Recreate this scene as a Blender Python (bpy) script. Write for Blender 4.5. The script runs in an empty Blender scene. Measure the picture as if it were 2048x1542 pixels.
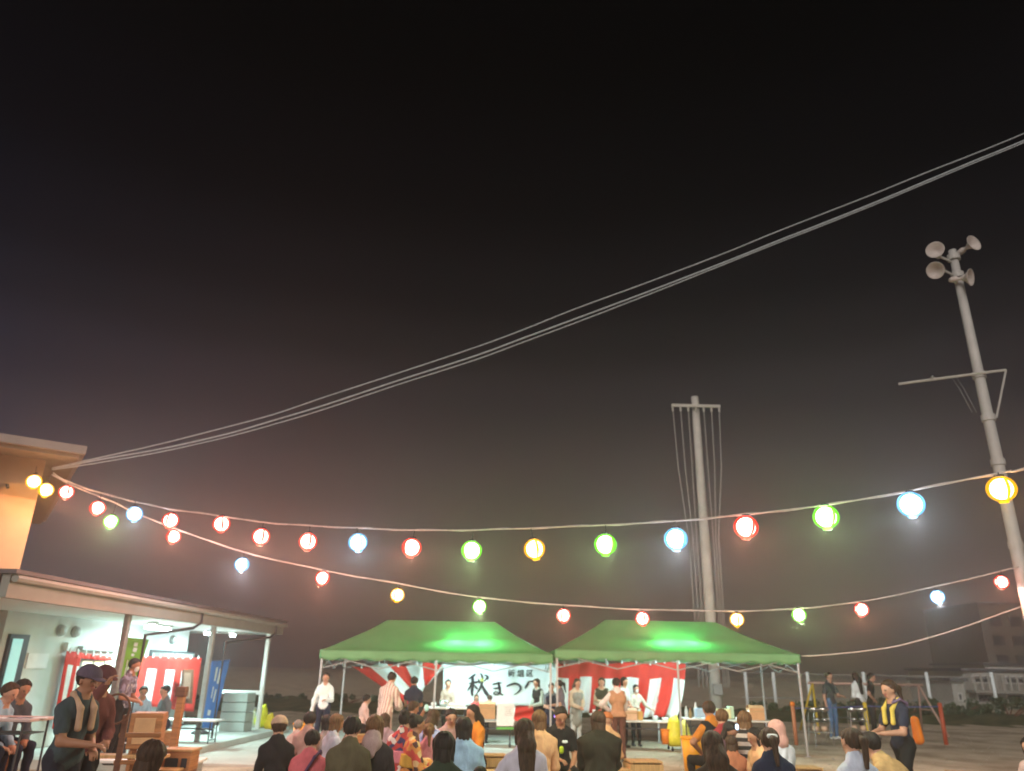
import bpy, bmesh, math, random
import numpy as np
from mathutils import Vector, Matrix, Quaternion
random.seed(7)
C = bpy.context.scene.collection
SC = bpy.context.scene
PI = math.pi

# ------------------------------------------------------------------ camera
F = 1503.0; PITCH = math.radians(20.7); ROLL = math.atan(81 / 3971); CX, CY, H = 1024, 771, 1.8
_f = Vector((0, math.cos(PITCH), math.sin(PITCH)))
_u0 = Vector((0, -math.sin(PITCH), math.cos(PITCH))); _r0 = Vector((1, 0, 0))
_R = _r0 * math.cos(ROLL) + _u0 * math.sin(ROLL)
_U = -_r0 * math.sin(ROLL) + _u0 * math.cos(ROLL)
cam = bpy.data.objects.new('camera', bpy.data.cameras.new('camera')); C.objects.link(cam)
M = Matrix(((_R.x, _U.x, -_f.x, 0), (_R.y, _U.y, -_f.y, 0), (_R.z, _U.z, -_f.z, H), (0, 0, 0, 1)))
cam.matrix_world = M
cam.data.sensor_width = 36; cam.data.lens = F / 2048 * 36
cam.data.clip_start = 0.1; cam.data.clip_end = 1500
cam.data.dof.use_dof = True; cam.data.dof.focus_distance = 4.6; cam.data.dof.aperture_fstop = 1.9
SC.camera = cam
SC.render.resolution_x = 1024; SC.render.resolution_y = 771

# ------------------------------------------------------------------ night sky with a low glow over the town
w = bpy.data.worlds.new('World'); SC.world = w; w.use_nodes = True
nt = w.node_tree; nt.nodes.clear()
N = nt.nodes.new
out = N('ShaderNodeOutputWorld'); bg = N('ShaderNodeBackground'); tc = N('ShaderNodeTexCoord')
sep = N('ShaderNodeSeparateXYZ'); ramp = N('ShaderNodeValToRGB')
nt.links.new(tc.outputs['Generated'], sep.inputs[0]); nt.links.new(sep.outputs['Z'], ramp.inputs[0])
e = ramp.color_ramp.elements
e[0].position = 0.0; e[0].color = (.048, .035, .031, 1)
e[1].position = 1.0; e[1].color = (.0001, .0001, .0002, 1)
for p, c in ((.08, (.046, .034, .030, 1)), (.21, (.028, .0205, .0205, 1)), (.335, (.0118, .0094, .0106, 1)), (.40, (.0058, .0048, .0056, 1)), (.457, (.0026, .0022, .0030, 1)), (.57, (.0006, .0005, .0009, 1)), (.70, (.0001, .0001, .0002, 1))):
    q = e.new(p); q.color = c
ramp.color_ramp.interpolation = 'EASE'
noi = N('ShaderNodeTexNoise'); noi.inputs['Scale'].default_value = 2.2; noi.inputs['Detail'].default_value = 3
mr = N('ShaderNodeMapRange'); mr.inputs[3].default_value = .8; mr.inputs[4].default_value = 1.2
nt.links.new(tc.outputs['Generated'], noi.inputs['Vector']); nt.links.new(noi.outputs[0], mr.inputs[0])
side = N('ShaderNodeMapRange'); side.inputs[1].default_value = -.25; side.inputs[2].default_value = -.75; side.inputs[3].default_value = 0; side.inputs[4].default_value = 1
nt.links.new(sep.outputs['X'], side.inputs[0])
tint = N('ShaderNodeMix'); tint.data_type = 'RGBA'; tint.blend_type = 'MULTIPLY'; tint.inputs[7].default_value = (.62, .95, 1.7, 1)
nt.links.new(side.outputs[0], tint.inputs[0]); nt.links.new(ramp.outputs[0], tint.inputs[6]); nt.links.new(tint.outputs[2], bg.inputs[0]); nt.links.new(mr.outputs[0], bg.inputs[1])
# the last trace of the real sky, far below the horizon sun
sky = N('ShaderNodeTexSky'); sky.sky_type = 'NISHITA'; sky.sun_disc = False
sky.sun_elevation = math.radians(-5); sky.sun_rotation = math.radians(-80)
bg2 = N('ShaderNodeBackground'); bg2.inputs[1].default_value = .004
nt.links.new(sky.outputs[0], bg2.inputs[0])
add = N('ShaderNodeAddShader'); nt.links.new(bg.outputs[0], add.inputs[0]); nt.links.new(bg2.outputs[0], add.inputs[1])
nt.links.new(add.outputs[0], out.inputs[0])

# very soft added sun lamp, standing in for unseen yard lights behind the camera
sl = bpy.data.lights.new('sun', 'SUN'); sl.energy = 1.15; sl.angle = math.radians(40); sl.color = (1.0, .93, .86)
so = bpy.data.objects.new('sun', sl); C.objects.link(so); so.rotation_euler = (math.radians(62), 0, math.radians(-18))
SC.view_settings.view_transform = 'Standard'; SC.view_settings.look = 'None'
SC.view_settings.exposure = 0.9; SC.view_settings.gamma = 1.0; SC.view_settings.use_curve_mapping = False
SC.render.engine = 'CYCLES'
cy = SC.cycles
cy.use_denoising = True; cy.max_bounces = 6; cy.diffuse_bounces = 3; cy.glossy_bounces = 2; cy.transmission_bounces = 4
cy.volume_bounces = 0; cy.transparent_max_bounces = 10; cy.caustics_reflective = False; cy.caustics_refractive = False
cy.sample_clamp_indirect = 4.0; cy.use_light_tree = True

# ------------------------------------------------------------------ helpers
def ray(px, py): return _f + _R * ((px - CX) / F) - _U * ((py - CY) / F)
CAMP = Vector((0, 0, H))
def G(px, py, z=0.0):
    d = ray(px, py); return CAMP + d * ((z - H) / d.z)
def Pt(px, py, y):
    d = ray(px, py); return CAMP + d * (y / d.y)
def Px(px, py, x):
    d = ray(px, py); return CAMP + d * (x / d.x)
def on_line(px, py, a, b):
    """point where the view ray meets the vertical plane through plan points a, b"""
    d = ray(px, py); n = Vector((-(b[1] - a[1]), b[0] - a[0], 0))
    return CAMP + d * ((Vector((a[0], a[1], H)) - CAMP).dot(n) / d.dot(n))

_mats = {}
def mat(name, col, rough=.7, var=.15, scale=6, metal=0, bump=0, spec=.3, emit=None, es=0, stretch=None):
    if name in _mats: return _mats[name]
    m = bpy.data.materials.new(name); m.use_nodes = True; t = m.node_tree; b = t.nodes['Principled BSDF']
    b.inputs['Roughness'].default_value = rough; b.inputs['Metallic'].default_value = metal
    b.inputs['Specular IOR Level'].default_value = spec
    tcn = t.nodes.new('ShaderNodeTexCoord'); n = t.nodes.new('ShaderNodeTexNoise')
    n.inputs['Scale'].default_value = scale; n.inputs['Detail'].default_value = 5
    if stretch:
        mp = t.nodes.new('ShaderNodeMapping'); mp.inputs['Scale'].default_value = stretch
        t.links.new(tcn.outputs['Object'], mp.inputs[0]); t.links.new(mp.outputs[0], n.inputs['Vector'])
    else: t.links.new(tcn.outputs['Object'], n.inputs['Vector'])
    r = t.nodes.new('ShaderNodeMapRange'); r.inputs[1].default_value = .3; r.inputs[2].default_value = .7
    r.inputs[3].default_value = 1 - var; r.inputs[4].default_value = 1 + var
    t.links.new(n.outputs[0], r.inputs[0])
    v = t.nodes.new('ShaderNodeVectorMath'); v.operation = 'SCALE'; v.inputs[0].default_value = col[:3]
    t.links.new(r.outputs[0], v.inputs['Scale']); t.links.new(v.outputs[0], b.inputs['Base Color'])
    if bump:
        bp = t.nodes.new('ShaderNodeBump'); bp.inputs['Strength'].default_value = bump; bp.inputs['Distance'].default_value = .02
        t.links.new(n.outputs[0], bp.inputs['Height']); t.links.new(bp.outputs[0], b.inputs['Normal'])
    if emit:
        b.inputs['Emission Color'].default_value = (*emit, 1); b.inputs['Emission Strength'].default_value = es
    _mats[name] = m; return m

def stripes(name, c1, c2, axis=2, period=.1, duty=.5, rough=.8):
    if name in _mats: return _mats[name]
    m = mat(name, c1, rough); t = m.node_tree; b = t.nodes['Principled BSDF']
    tcn = t.nodes.new('ShaderNodeTexCoord'); s = t.nodes.new('ShaderNodeSeparateXYZ'); t.links.new(tcn.outputs['Object'], s.inputs[0])
    a = t.nodes.new('ShaderNodeMath'); a.operation = 'DIVIDE'; a.inputs[1].default_value = period; t.links.new(s.outputs[axis], a.inputs[0])
    f = t.nodes.new('ShaderNodeMath'); f.operation = 'FRACT'; t.links.new(a.outputs[0], f.inputs[0])
    g = t.nodes.new('ShaderNodeMath'); g.operation = 'GREATER_THAN'; g.inputs[1].default_value = duty; t.links.new(f.outputs[0], g.inputs[0])
    mx = t.nodes.new('ShaderNodeMix'); mx.data_type = 'RGBA'; mx.inputs[6].default_value = (*c1, 1); mx.inputs[7].default_value = (*c2, 1)
    t.links.new(g.outputs[0], mx.inputs[0]); t.links.new(mx.outputs[2], b.inputs['Base Color'])
    return m

def floral(name, base, spots, scale=14):
    if name in _mats: return _mats[name]
    m = mat(name, base, .8); t = m.node_tree; b = t.nodes['Principled BSDF']
    tcn = t.nodes.new('ShaderNodeTexCoord'); v = t.nodes.new('ShaderNodeTexVoronoi'); v.inputs['Scale'].default_value = scale
    t.links.new(tcn.outputs['Object'], v.inputs['Vector'])
    s = t.nodes.new('ShaderNodeSeparateXYZ'); t.links.new(v.outputs['Color'], s.inputs[0])
    r = t.nodes.new('ShaderNodeValToRGB'); r.color_ramp.interpolation = 'CONSTANT'
    els = r.color_ramp.elements; els[0].color = (*base, 1); els[1].position = .45; els[1].color = (*spots[0], 1)
    for i, c in enumerate(spots[1:]):
        q = els.new(.6 + .35 * (i + 0) / max(1, len(spots) - 1)); q.color = (*c, 1)
    t.links.new(s.outputs[0], r.inputs[0]); t.links.new(r.outputs[0], b.inputs['Base Color'])
    return m

def link(name, bm, m, parent=None, smooth=False, bevel=0):
    me = bpy.data.meshes.new(name)
    if bevel:
        bmesh.ops.bevel(bm, geom=bm.edges[:], offset=bevel, segments=1, affect='EDGES')
    bmesh.ops.recalc_face_normals(bm, faces=bm.faces[:])
    bm.to_mesh(me); bm.free()
    for x in (m if isinstance(m, (list, tuple)) else [m]): me.materials.append(x)
    if smooth: me.polygons.foreach_set('use_smooth', [True] * len(me.polygons))
    o = bpy.data.objects.new(name, me); C.objects.link(o)
    if parent is not None: o.parent = parent
    return o

def tag(o, label=None, cat=None, group=None, kind=None):
    if label: o['label'] = label
    if cat: o['category'] = cat
    if group: o['group'] = group
    if kind: o['kind'] = kind
    return o

def thing(name, label, cat, loc=(0, 0, 0), rz=0, group=None):
    o = bpy.data.objects.new(name, None); C.objects.link(o)
    o.location = loc; o.rotation_euler = (0, 0, rz); o.empty_display_size = .1
    return tag(o, label, cat, group)

def copy_tree(o, parent=None):
    c = o.copy(); C.objects.link(c)
    if parent is not None: c.parent = parent
    for ch in list(o.children):
        copy_tree(ch, c)
    return c

def B(): return bmesh.new()
def box(bm, x0, x1, y0, y1, z0, z1, mi=0):
    vs = [bm.verts.new((x, y, z)) for z in (z0, z1) for y in (y0, y1) for x in (x0, x1)]
    for f in ((0, 2, 3, 1), (4, 5, 7, 6), (0, 1, 5, 4), (2, 6, 7, 3), (0, 4, 6, 2), (1, 3, 7, 5)):
        q = bm.faces.new([vs[i] for i in f]); q.material_index = mi
    return bm
def tube(bm, pts, r, n=8, cap=True, mi=0):
    pts = [Vector(p) for p in pts]; rs = r if isinstance(r, (list, tuple)) else [r] * len(pts)
    rings = []
    for i, p in enumerate(pts):
        a = pts[max(0, i - 1)]; b = pts[min(len(pts) - 1, i + 1)]
        d = (b - a).normalized(); up = Vector((0, 0, 1)) if abs(d.z) < .95 else Vector((0, 1, 0))
        s = d.cross(up).normalized(); t = s.cross(d).normalized()
        rings.append([bm.verts.new(p + (s * math.cos(2 * PI * k / n) + t * math.sin(2 * PI * k / n)) * rs[i]) for k in range(n)])
    for a, b in zip(rings, rings[1:]):
        for k in range(n):
            q = bm.faces.new((a[k], a[(k + 1) % n], b[(k + 1) % n], b[k])); q.material_index = mi
    if cap:
        for q in (rings[0][::-1], rings[-1]):
            f = bm.faces.new(q); f.material_index = mi
    return bm
def lathe(bm, prof, n=16, c=(0, 0, 0), mi=0):
    rings = []
    for r, z in prof:
        rings.append([bm.verts.new((c[0] + r * math.cos(2 * PI * k / n), c[1] + r * math.sin(2 * PI * k / n), c[2] + z)) for k in range(n)])
    for a, b in zip(rings, rings[1:]):
        for k in range(n):
            q = bm.faces.new((a[k], a[(k + 1) % n], b[(k + 1) % n], b[k])); q.material_index = mi
    bm.faces.new(rings[0][::-1]).material_index = mi; bm.faces.new(rings[-1]).material_index = mi
    return bm
def sheet(bm, pts, th=.004, nrm=Vector((0, 1, 0))):
    """a flat outline given some thickness along nrm"""
    a = [bm.verts.new(Vector(p)) for p in pts]; b = [bm.verts.new(Vector(p) + nrm * th) for p in pts]
    bm.faces.new(a); bm.faces.new(b[::-1])
    for i in range(len(a)):
        j = (i + 1) % len(a); bm.faces.new((a[i], b[i], b[j], a[j]))
    return bm
def grid_cloth(bm, fn, nu, nv, th=.0, mi=None):
    vs = [[bm.verts.new(fn(i / nu, j / nv)) for j in range(nv + 1)] for i in range(nu + 1)]
    for i in range(nu):
        for j in range(nv):
            q = bm.faces.new((vs[i][j], vs[i + 1][j], vs[i + 1][j + 1], vs[i][j + 1]))
            if mi: q.material_index = mi((i + .5) / nu, (j + .5) / nv)
    return bm

# ------------------------------------------------------------------ shared materials
WOOD = mat('warm_wood', (.36, .15, .055), .6, .3, 3, stretch=(1, 1, 14), bump=.2)
PALEWOOD = mat('pale_wood', (.46, .27, .12), .6, .25, 3, stretch=(14, 1, 1), bump=.2)
DARKWOOD = mat('dark_wood', (.14, .055, .03), .55, .3, 3, stretch=(1, 1, 14), bump=.2)
STEEL = mat('painted_steel', (.34, .34, .33), .45, .15, 20, metal=.4)
DARKSTEEL = mat('dark_steel', (.06, .06, .065), .5, .2, 20, metal=.3)
CHROME = mat('bright_metal', (.72, .72, .72), .25, .1, 30, metal=1)
WHITE = mat('white_paint', (.72, .74, .72), .6, .06, 4)
CARD = mat('cardboard', (.50, .29, .15), .8, .1, 8)
PAPER = mat('white_paper', (.78, .8, .8), .8, .04, 8)
TABLETOP = mat('table_laminate', (.6, .58, .54), .4, .08, 8)
YELLOW = mat('yellow_plastic', (.75, .62, .03), .4, .12, 8)
ORANGE = mat('orange_plastic', (.75, .2, .02), .4, .12, 8)
AMBER = mat('amber_plastic', (.78, .34, .02), .45, .1, 5)
INK = mat('black_ink', (.02, .022, .03), .8, .2, 20)

#STRUCTURE
# ------------------------------------------------------------------ ground
def ground_mat(name, c1, c2, c3, s):
    m = bpy.data.materials.new(name); m.use_nodes = True; t = m.node_tree; b = t.nodes['Principled BSDF']
    b.inputs['Roughness'].default_value = .95; b.inputs['Specular IOR Level'].default_value = .1
    tcn = t.nodes.new('ShaderNodeTexCoord')
    n1 = t.nodes.new('ShaderNodeTexNoise'); n1.inputs['Scale'].default_value = s; n1.inputs['Detail'].default_value = 6
    n2 = t.nodes.new('ShaderNodeTexNoise'); n2.inputs['Scale'].default_value = s * 30; n2.inputs['Detail'].default_value = 4
    for n in (n1, n2): t.links.new(tcn.outputs['Object'], n.inputs['Vector'])
    r = t.nodes.new('ShaderNodeValToRGB'); el = r.color_ramp.elements
    el[0].position = .35; el[0].color = (*c1, 1); el[1].position = .68; el[1].color = (*c2, 1); q = el.new(.5); q.color = (*c3, 1)
    t.links.new(n1.outputs[0], r.inputs[0])
    mx = t.nodes.new('ShaderNodeMix'); mx.data_type = 'RGBA'; mx.blend_type = 'MULTIPLY'; mx.inputs[0].default_value = .5
    rr = t.nodes.new('ShaderNodeMapRange'); rr.inputs[1].default_value = .3; rr.inputs[2].default_value = .7; rr.inputs[3].default_value = .6; rr.inputs[4].default_value = 1.3
    t.links.new(n2.outputs[0], rr.inputs[0]); t.links.new(r.outputs[0], mx.inputs[6]); t.links.new(rr.outputs[0], mx.inputs[7])
    t.links.new(mx.outputs[2], b.inputs['Base Color'])
    bp = t.nodes.new('ShaderNodeBump'); bp.inputs['Strength'].default_value = .8; bp.inputs['Distance'].default_value = .05
    t.links.new(n2.outputs[0], bp.inputs['Height']); t.links.new(bp.outputs[0], b.inputs['Normal'])
    return m
bm = B(); r_ = random.Random(3)
xs = [-400, -120, -50] + [-30 + i * 1.0 for i in range(61)] + [50, 120, 400]; ys = [-60, -20] + [i * 1.0 for i in range(0, 61)] + [90, 160, 500]
vs = [[bm.verts.new((x, y, r_.uniform(-.012, .012) if abs(x) < 30 and 0 < y < 40 else 0)) for y in ys] for x in xs]
for i in range(len(xs) - 1):
    for j in range(len(ys) - 1): bm.faces.new((vs[i][j], vs[i + 1][j], vs[i + 1][j + 1], vs[i][j + 1]))
tag(link('ground', bm, ground_mat('schoolyard_dirt', (.30, .24, .17), (.60, .51, .39), (.46, .38, .28), .8), smooth=True), kind='structure')
# low grassy bank along the back of the yard
bm = B()
def bank(u, v):
    x = -26 + 70 * u; y = 33 + 7 * v
    return Vector((x, y, -.05 + .36 * math.sin(min(1, v * 1.2) * PI / 2) * (.8 + .3 * math.sin(x * .7) * math.sin(x * .23 + 1)) + .08 * math.sin(x * 3.1 + v * 9)))
grid_cloth(bm, bank, 140, 12)
tag(link('grass_bank', bm, ground_mat('rough_grass', (.045, .06, .025), (.13, .12, .06), (.08, .09, .04), 1.5), smooth=True), kind='structure')
# loose stones and scuffs on the yard
bm = B(); r_ = random.Random(11)
for i in range(2600):
    x = r_.uniform(-14, 22); y = r_.uniform(13, 32); s = r_.uniform(.008, .034)
    lathe(bm, ((s * .6, 0.0), (s, s * .35), (s * .4, s * .7)), 5, (x, y, 0.0))
tag(link('gravel', bm, mat('pebble', (.34, .3, .25), .9, .3, 12)), kind='stuff')

# ------------------------------------------------------------------ the hall on the left with its lit porch
PLASTER = mat('pale_plaster', (.62, .66, .64), .85, .06, 3, bump=.05)
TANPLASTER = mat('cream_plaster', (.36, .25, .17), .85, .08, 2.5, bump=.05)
FASCIA = mat('fascia_paint', (.24, .24, .21), .6, .08, 3)
ROOFM = mat('porch_roofing', (.10, .085, .09), .6, .15, 2)
CONC = mat('terrace_concrete', (.50, .52, .48), .85, .12, 2, bump=.1)
GLASS = mat('window_glass', (.30, .45, .45), .1, .1, 1, spec=.6)
DARKFRAME = mat('dark_door_frame', (.05, .06, .075), .5, .1, 5)
LAMPW = mat('lamp_tube', (.9, .95, .95), .4, 0, emit=(.80, 1.0, .98), es=26)

# porch: local x = outward from the wall, local y = along the wall
ANG = math.atan2(.5, 11.9)
porch = thing('porch_building', 'single storey hall wing with white walls under a lit porch roof', 'building', (-9.55, 10.9, 0), -ANG)
L = 11.75; Y0 = 3.9
def pbox(name, m, *a, parent=porch, bev=0, **k): return link(name, box(B(), *a), m, parent, bevel=bev)
pbox('wall', PLASTER, -.2, 0, Y0, L, 0.16, 2.66)
pbox('end_wall', PLASTER, -6, -.2, L - .2, L - .003, 0.16, 2.66)
o = pbox('ceiling', WHITE, -.2, 2.5, 0.05, L + .06, 2.66, 2.70)
bm = B()   # the roof: a shallow wedge behind a deep pale fascia
box(bm, -6.2, 2.72, -.05, L + .25, 2.92, 2.98)
link('roof', bm, ROOFM, porch)
bm = B(); box(bm, 2.5, 2.62, 0, L + .2, 2.60, 2.92); box(bm, -.2, 2.5, L + .08, L + .2, 2.60, 2.92)
link('fascia', bm, FASCIA, porch)
g = link('gutter', tube(B(), [(2.69, 0, 2.86), (2.69, L + .2, 2.86)], .055, 8), FASCIA, porch)
for s in (3.82, 7.75, 11.6):
    pbox('post', STEEL if s < 11 else WHITE, 2.28, 2.38, s, s + .11, .16, 2.66, bev=.008)
pbox('end_rail', WHITE, 1.1, 2.28, 11.62, 11.70, 1.02, 1.12)
for s0, s1 in ((6.3, 4.3), (11.2, 8.2)):
    link('drainpipe', tube(B(), [(2.66, s0, 2.84), (2.66, s0 + .03, 2.62), (2.55, s0 - .1, 2.5), (2.5, s1, 2.28), (2.5, s1, .2)], .032, 8), DARKSTEEL, porch)
# ceiling tube lamps
def tube_lamp(o_, s0, s1, parent):
    f = link('ceiling_lamp', box(B(), o_ - .09, o_ + .09, s0, s1, 2.60, 2.655), WHITE, parent)
    link('lamp_tube', tube(B(), [(o_, s0 + .02, 2.565), (o_, s1 - .02, 2.565)], .042, 10), LAMPW, f)
    ld = bpy.data.lights.new('lamp_light', 'AREA'); ld.shape = 'RECTANGLE'; ld.size = .16; ld.size_y = s1 - s0; ld.energy = 92 * (s1 - s0); ld.color = (.64, 1.0, .96)
    lo = bpy.data.objects.new('lamp_light', ld); C.objects.link(lo); lo.parent = f; lo.location = (o_, (s0 + s1) / 2, 2.51)
for o_, s0, s1 in ((.85, 7.5, 8.7), (1.2, 7.0, 7.25), (.9, 10.7, 11.3), (1.2, 11.75, 12.0)): tube_lamp(o_, s0, s1, porch)
# doors, windows, vents
f = pbox('door_frame', DARKFRAME, .0, .06, 4.05, 4.62, .18, 2.25)
link('door_pane', box(B(), .05, .075, 4.13, 4.42, .3, 2.17), mat('lit_door_glass', (.45, .75, .75), .2, .1, 1, emit=(.35, .8, .8), es=.25), f)
f = pbox('window_frame', STEEL, .0, .05, 6.55, 7.95, 1.0, 1.86)
WARMGLASS = mat('lit_window_paper', (.8, .72, .5), .6, .08, 3, emit=(.95, .8, .45), es=.25)
for s in (6.6, 7.06, 7.52): link('window_pane', box(B(), .045, .06, s, s + .38, 1.05, 1.8), WARMGLASS, f)
link('window_lintel', box(B(), .0, .12, 6.4, 7.9, 2.02, 2.10), STEEL, porch)
for s in (5.6, 6.12, 10.7):
    v = link('wall_vent', lathe(B(), ((.10, 0), (.12, .03), (.10, .10), (.03, .13)), 14), STEEL, porch); v.rotation_euler = (0, PI / 2, 0); v.location = (0, s, 2.38)
v = link('electric_meter', box(B(), 0, .1, 5.85, 6.0, 1.98, 2.16), WHITE, porch, bevel=.01)
pbox('notice_board', PAPER, .003, .03, 4.75, 5.4, 1.64, 1.92)
f = pbox('door_frame', DARKFRAME, .0, .05, 9.6, 12.2, .18, 2.1)
for s in (9.68, 10.92): link('door_panel', box(B(), .045, .065, s, s + 1.2, .22, 2.04), mat('dull_door', (.35, .36, .34), .5, .1, 3), f)
# terrace
bm = B(); box(bm, -.2, 2.9, 3.9, L + .9, -.1, .155); tag(o := link('terrace', bm, CONC, bevel=.0), kind='structure'); o.matrix_world = Matrix.Translation((-9.55, 10.9, 0)) @ Matrix.Rotation(-ANG, 4, 'Z')
bm = B(); box(bm, -3.2, 8, 5.0, L + 1.6, -.04, .035); tag(o := link('paved_apron', bm, mat('apron_concrete', (.50, .50, .45), .9, .15, 1.2, bump=.1)), kind='structure'); o.matrix_world = Matrix.Translation((-9.55 + 1.4, 10.9, 0)) @ Matrix.Rotation(-ANG, 4, 'Z')

# tall gable block behind the string anchor
tall = thing('tall_hall', 'tall cream rendered building corner with a wide flat eave at far left', 'building', (-9.5, 15.0, 0), math.radians(34))
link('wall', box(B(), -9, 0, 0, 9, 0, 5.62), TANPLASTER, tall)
link('eave', box(B(), -9, .62, -.75, 9, 5.70, 5.86), mat('eave_paint', (.42, .36, .33), .6, .1, 3), tall)
link('soffit', box(B(), -9, .52, -.65, 9, 5.62, 5.70), mat('soffit_paint', (.38, .30, .22), .7, .08, 3), tall)
for dx in (-.75, -.55):
    link('wall_bracket', tube(B(), [(dx, -.02, 5.02), (dx, -.16, 5.0), (dx + .02, -.2, 4.94)], .03, 8), DARKSTEEL, tall)
link('cable_hook', tube(B(), [(-.22, -.02, 5.2), (-.22, -.2, 5.22), (-.1, -.24, 5.3)], .02, 6), DARKSTEEL, tall)

# ------------------------------------------------------------------ poles and far things
def speaker_pole():
    t = thing('loudspeaker_pole', 'tall pale steel pole carrying four horn loudspeakers at right', 'pole', (10.73, 16, 0))
    pm = mat('pole_paint', (.46, .44, .42), .55, .1, 3)
    link('pole', tube(B(), [(0, 0, -.3), (0, 0, 4), (0, 0, 8), (0, 0, 11.62)], [.145, .13, .112, .09], 16), pm, t, True)
    zc = Pt(1964, 746, 15.85).z; base = Vector((10.73, 16, 0)); mid = Pt(1964, 746, 15.85) - base
    a = G(1797, 768, zc) - base; b_ = G(2012, 740, zc) - base; a.y = min(a.y, 1.6)
    for z in (11.35, 10.85, zc - .07, zc - 1.1, 6.2, 4.4): link('collar', tube(B(), [(0, 0, z), (0, 0, z + .14)], .145, 14), pm, t)
    bm = B(); tube(bm, [a, mid, b_], .03, 6)
    o = link('cross_arm', bm, mat('arm_metal', (.5, .48, .44), .5, .1, 8, metal=.2), t)
    link('brace', tube(B(), [b_, (.12, -.10, zc - 1.05)], .022, 6), pm, t)
    for dx in (-.55, -.65): link('dangling_wire', tube(B(), [a.lerp(mid, 1 + dx * .55), (dx + .05, -.14, zc - .4), (dx + .22, -.14, zc - .95)], .006, 4), STEEL, t)
    link('insulator', lathe(B(), ((.04, 0), (.06, .05), (.04, .1)), 8, tuple(a.lerp(mid, .42))), CHROME, t)
    hm = mat('horn_paint', (.50, .44, .41), .5, .1, 6)
    # each horn: position of the bell centre, direction it faces
    for px, py, dr in ((1872, 503, (-1, -1.25, -.08)), (1940, 491, (.35, -1.1, .10)), (1874, 540, (-.75, -.6, -.45)), (1931, 556, (.65, -.8, -.25))):
        p = Pt(px, py, 15.7) - Vector((10.73, 16, 0)); d = Vector(dr).normalized()
        bm = B(); lathe(bm, ((.045, -.36), (.07, -.30), (.07, -.18), (.035, -.16), (.05, -.08), (.09, .0), (.155, .07), (.2, .10), (.205, .12), (.19, .115), (.10, .02), (.03, -.02)), 20)
        h = link('horn', bm, hm, t, True); h.rotation_mode = 'QUATERNION'; h.rotation_quaternion = d.to_track_quat('Z', 'Y'); h.location = p
        q = p - d * .3
        link('horn_bracket', tube(B(), [q, (q.x * .3, q.y * .3, q.z - .1), (0, 0, q.z - .14)], .028, 6), pm, t)
    return t
speaker_pole()
FPX, FPY = 6.48, 25.0
def flag_pole():
    t = thing('flag_pole', 'thick pale concrete flag pole with a crossbar of hooks behind the green tents', 'pole', (FPX, FPY, 0))
    cm = mat('pole_concrete', (.48, .45, .41), .8, .1, 3)
    link('pole', tube(B(), [(0, 0, -.3), (0, 0, 3), (0, 0, 7), (0, 0, 10.95)], [.20, .175, .15, .125], 18), cm, t, True)
    a = Pt(1343, 812, 24.8); b_ = Pt(1440, 812, 24.8); x0, x1, z = a.x - FPX, b_.x - FPX, (a.z + b_.z) / 2
    link('crossbar', box(B(), x0, x1, -.24, -.15, z - .04, z + .05), cm, t)
    rope = mat('halyard_rope', (.40, .38, .36), .9, .1, 10)
    lows = (-.55, -.42, -.3, -.2, .22, .3, .38); n = 7
    for i in range(n):
        x = x0 + .04 + (x1 - x0 - .08) * i / (n - 1)
        link('hook', tube(B(), [(x, -.2, z), (x, -.2, z - .2)], .035, 6), cm, t)
        if i == 3: continue
        xl = lows[i]
        link('halyard', tube(B(), [(x, -.2, z - .15), (x * .78 + xl * .22, -.2, z - 2.2), (xl * 1.05, -.2, z - 4.6), (xl, -.2, z - 7.5), (xl, -.2, 1.4)], .013, 5), rope, t)
    for z in (2.2, 4.1, 6.0, 8.0): link('pole_band', tube(B(), [(0, 0, z), (0, 0, z + .05)], .186 - z * .006, 18), STEEL, t)
    link('cleat_box', box(B(), -.13, .13, -.32, -.2, 1.2, 1.5), STEEL, t)
flag_pole()

# ------------------------------------------------------------------ cables and lanterns
CORNER = (-9.35, 14.9)
S1 = (CORNER, (5.1, 7.63)); S2 = (CORNER, (10.5, 15.9))
CABLE = mat('lantern_cable', (.55, .48, .44), .6, .15, 12); WIRE = mat('service_wire', (.46, .49, .52), .5, .15, 12)
def cable(name, label, wire, line, r, twist=True):
    P = [on_line(x, y, *line) for x, y in wire]
    Q = []
    for i in range(len(P) - 1):     # smooth run through the measured points
        p0, p1, p2, p3 = P[max(0, i - 1)], P[i], P[i + 1], P[min(len(P) - 1, i + 2)]
        for k in range(6):
            t = k / 6; Q.append(.5 * ((2 * p1) + (p2 - p0) * t + (2 * p0 - 5 * p1 + 4 * p2 - p3) * t * t + (3 * p1 - p0 - 3 * p2 + p3) * t ** 3))
    Q.append(P[-1])
    bm = B(); tube(bm, Q, r, 6)
    if twist:
        Q2 = [q + Vector((0, .012 * math.sin(i * .9), .014 * math.cos(i * .9))) for i, q in enumerate(Q)]
        tube(bm, Q2, r * .6, 5)
    return tag(link(name, bm, WIRE if name == 'service_wire' else CABLE, smooth=True), label, 'cable'), Q
W1 = [(106, 946), (133, 962), (195, 984), (269, 1003), (341, 1018), (443, 1032), (522, 1044), (616, 1051), (716, 1056), (823, 1060), (943, 1060), (1069, 1056), (1211, 1050), (1352, 1042), (1492, 1029), (1652, 1010), (1822, 981), (2003, 945), (2048, 937), (2300, 860), (2600, 740)]
W2 = [(104, 950), (160, 978), (222, 1002), (269, 1025), (347, 1056), (484, 1103), (645, 1140), (795, 1167), (959, 1195), (1127, 1210), (1285, 1219), (1474, 1222), (1598, 1217), (1723, 1203), (1875, 1172), (2003, 1142), (2038, 1133)]
_, Q1 = cable('lantern_cable', 'sagging cable of the nearer lantern string, running out past the right edge', W1, S1, .011)
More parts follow.
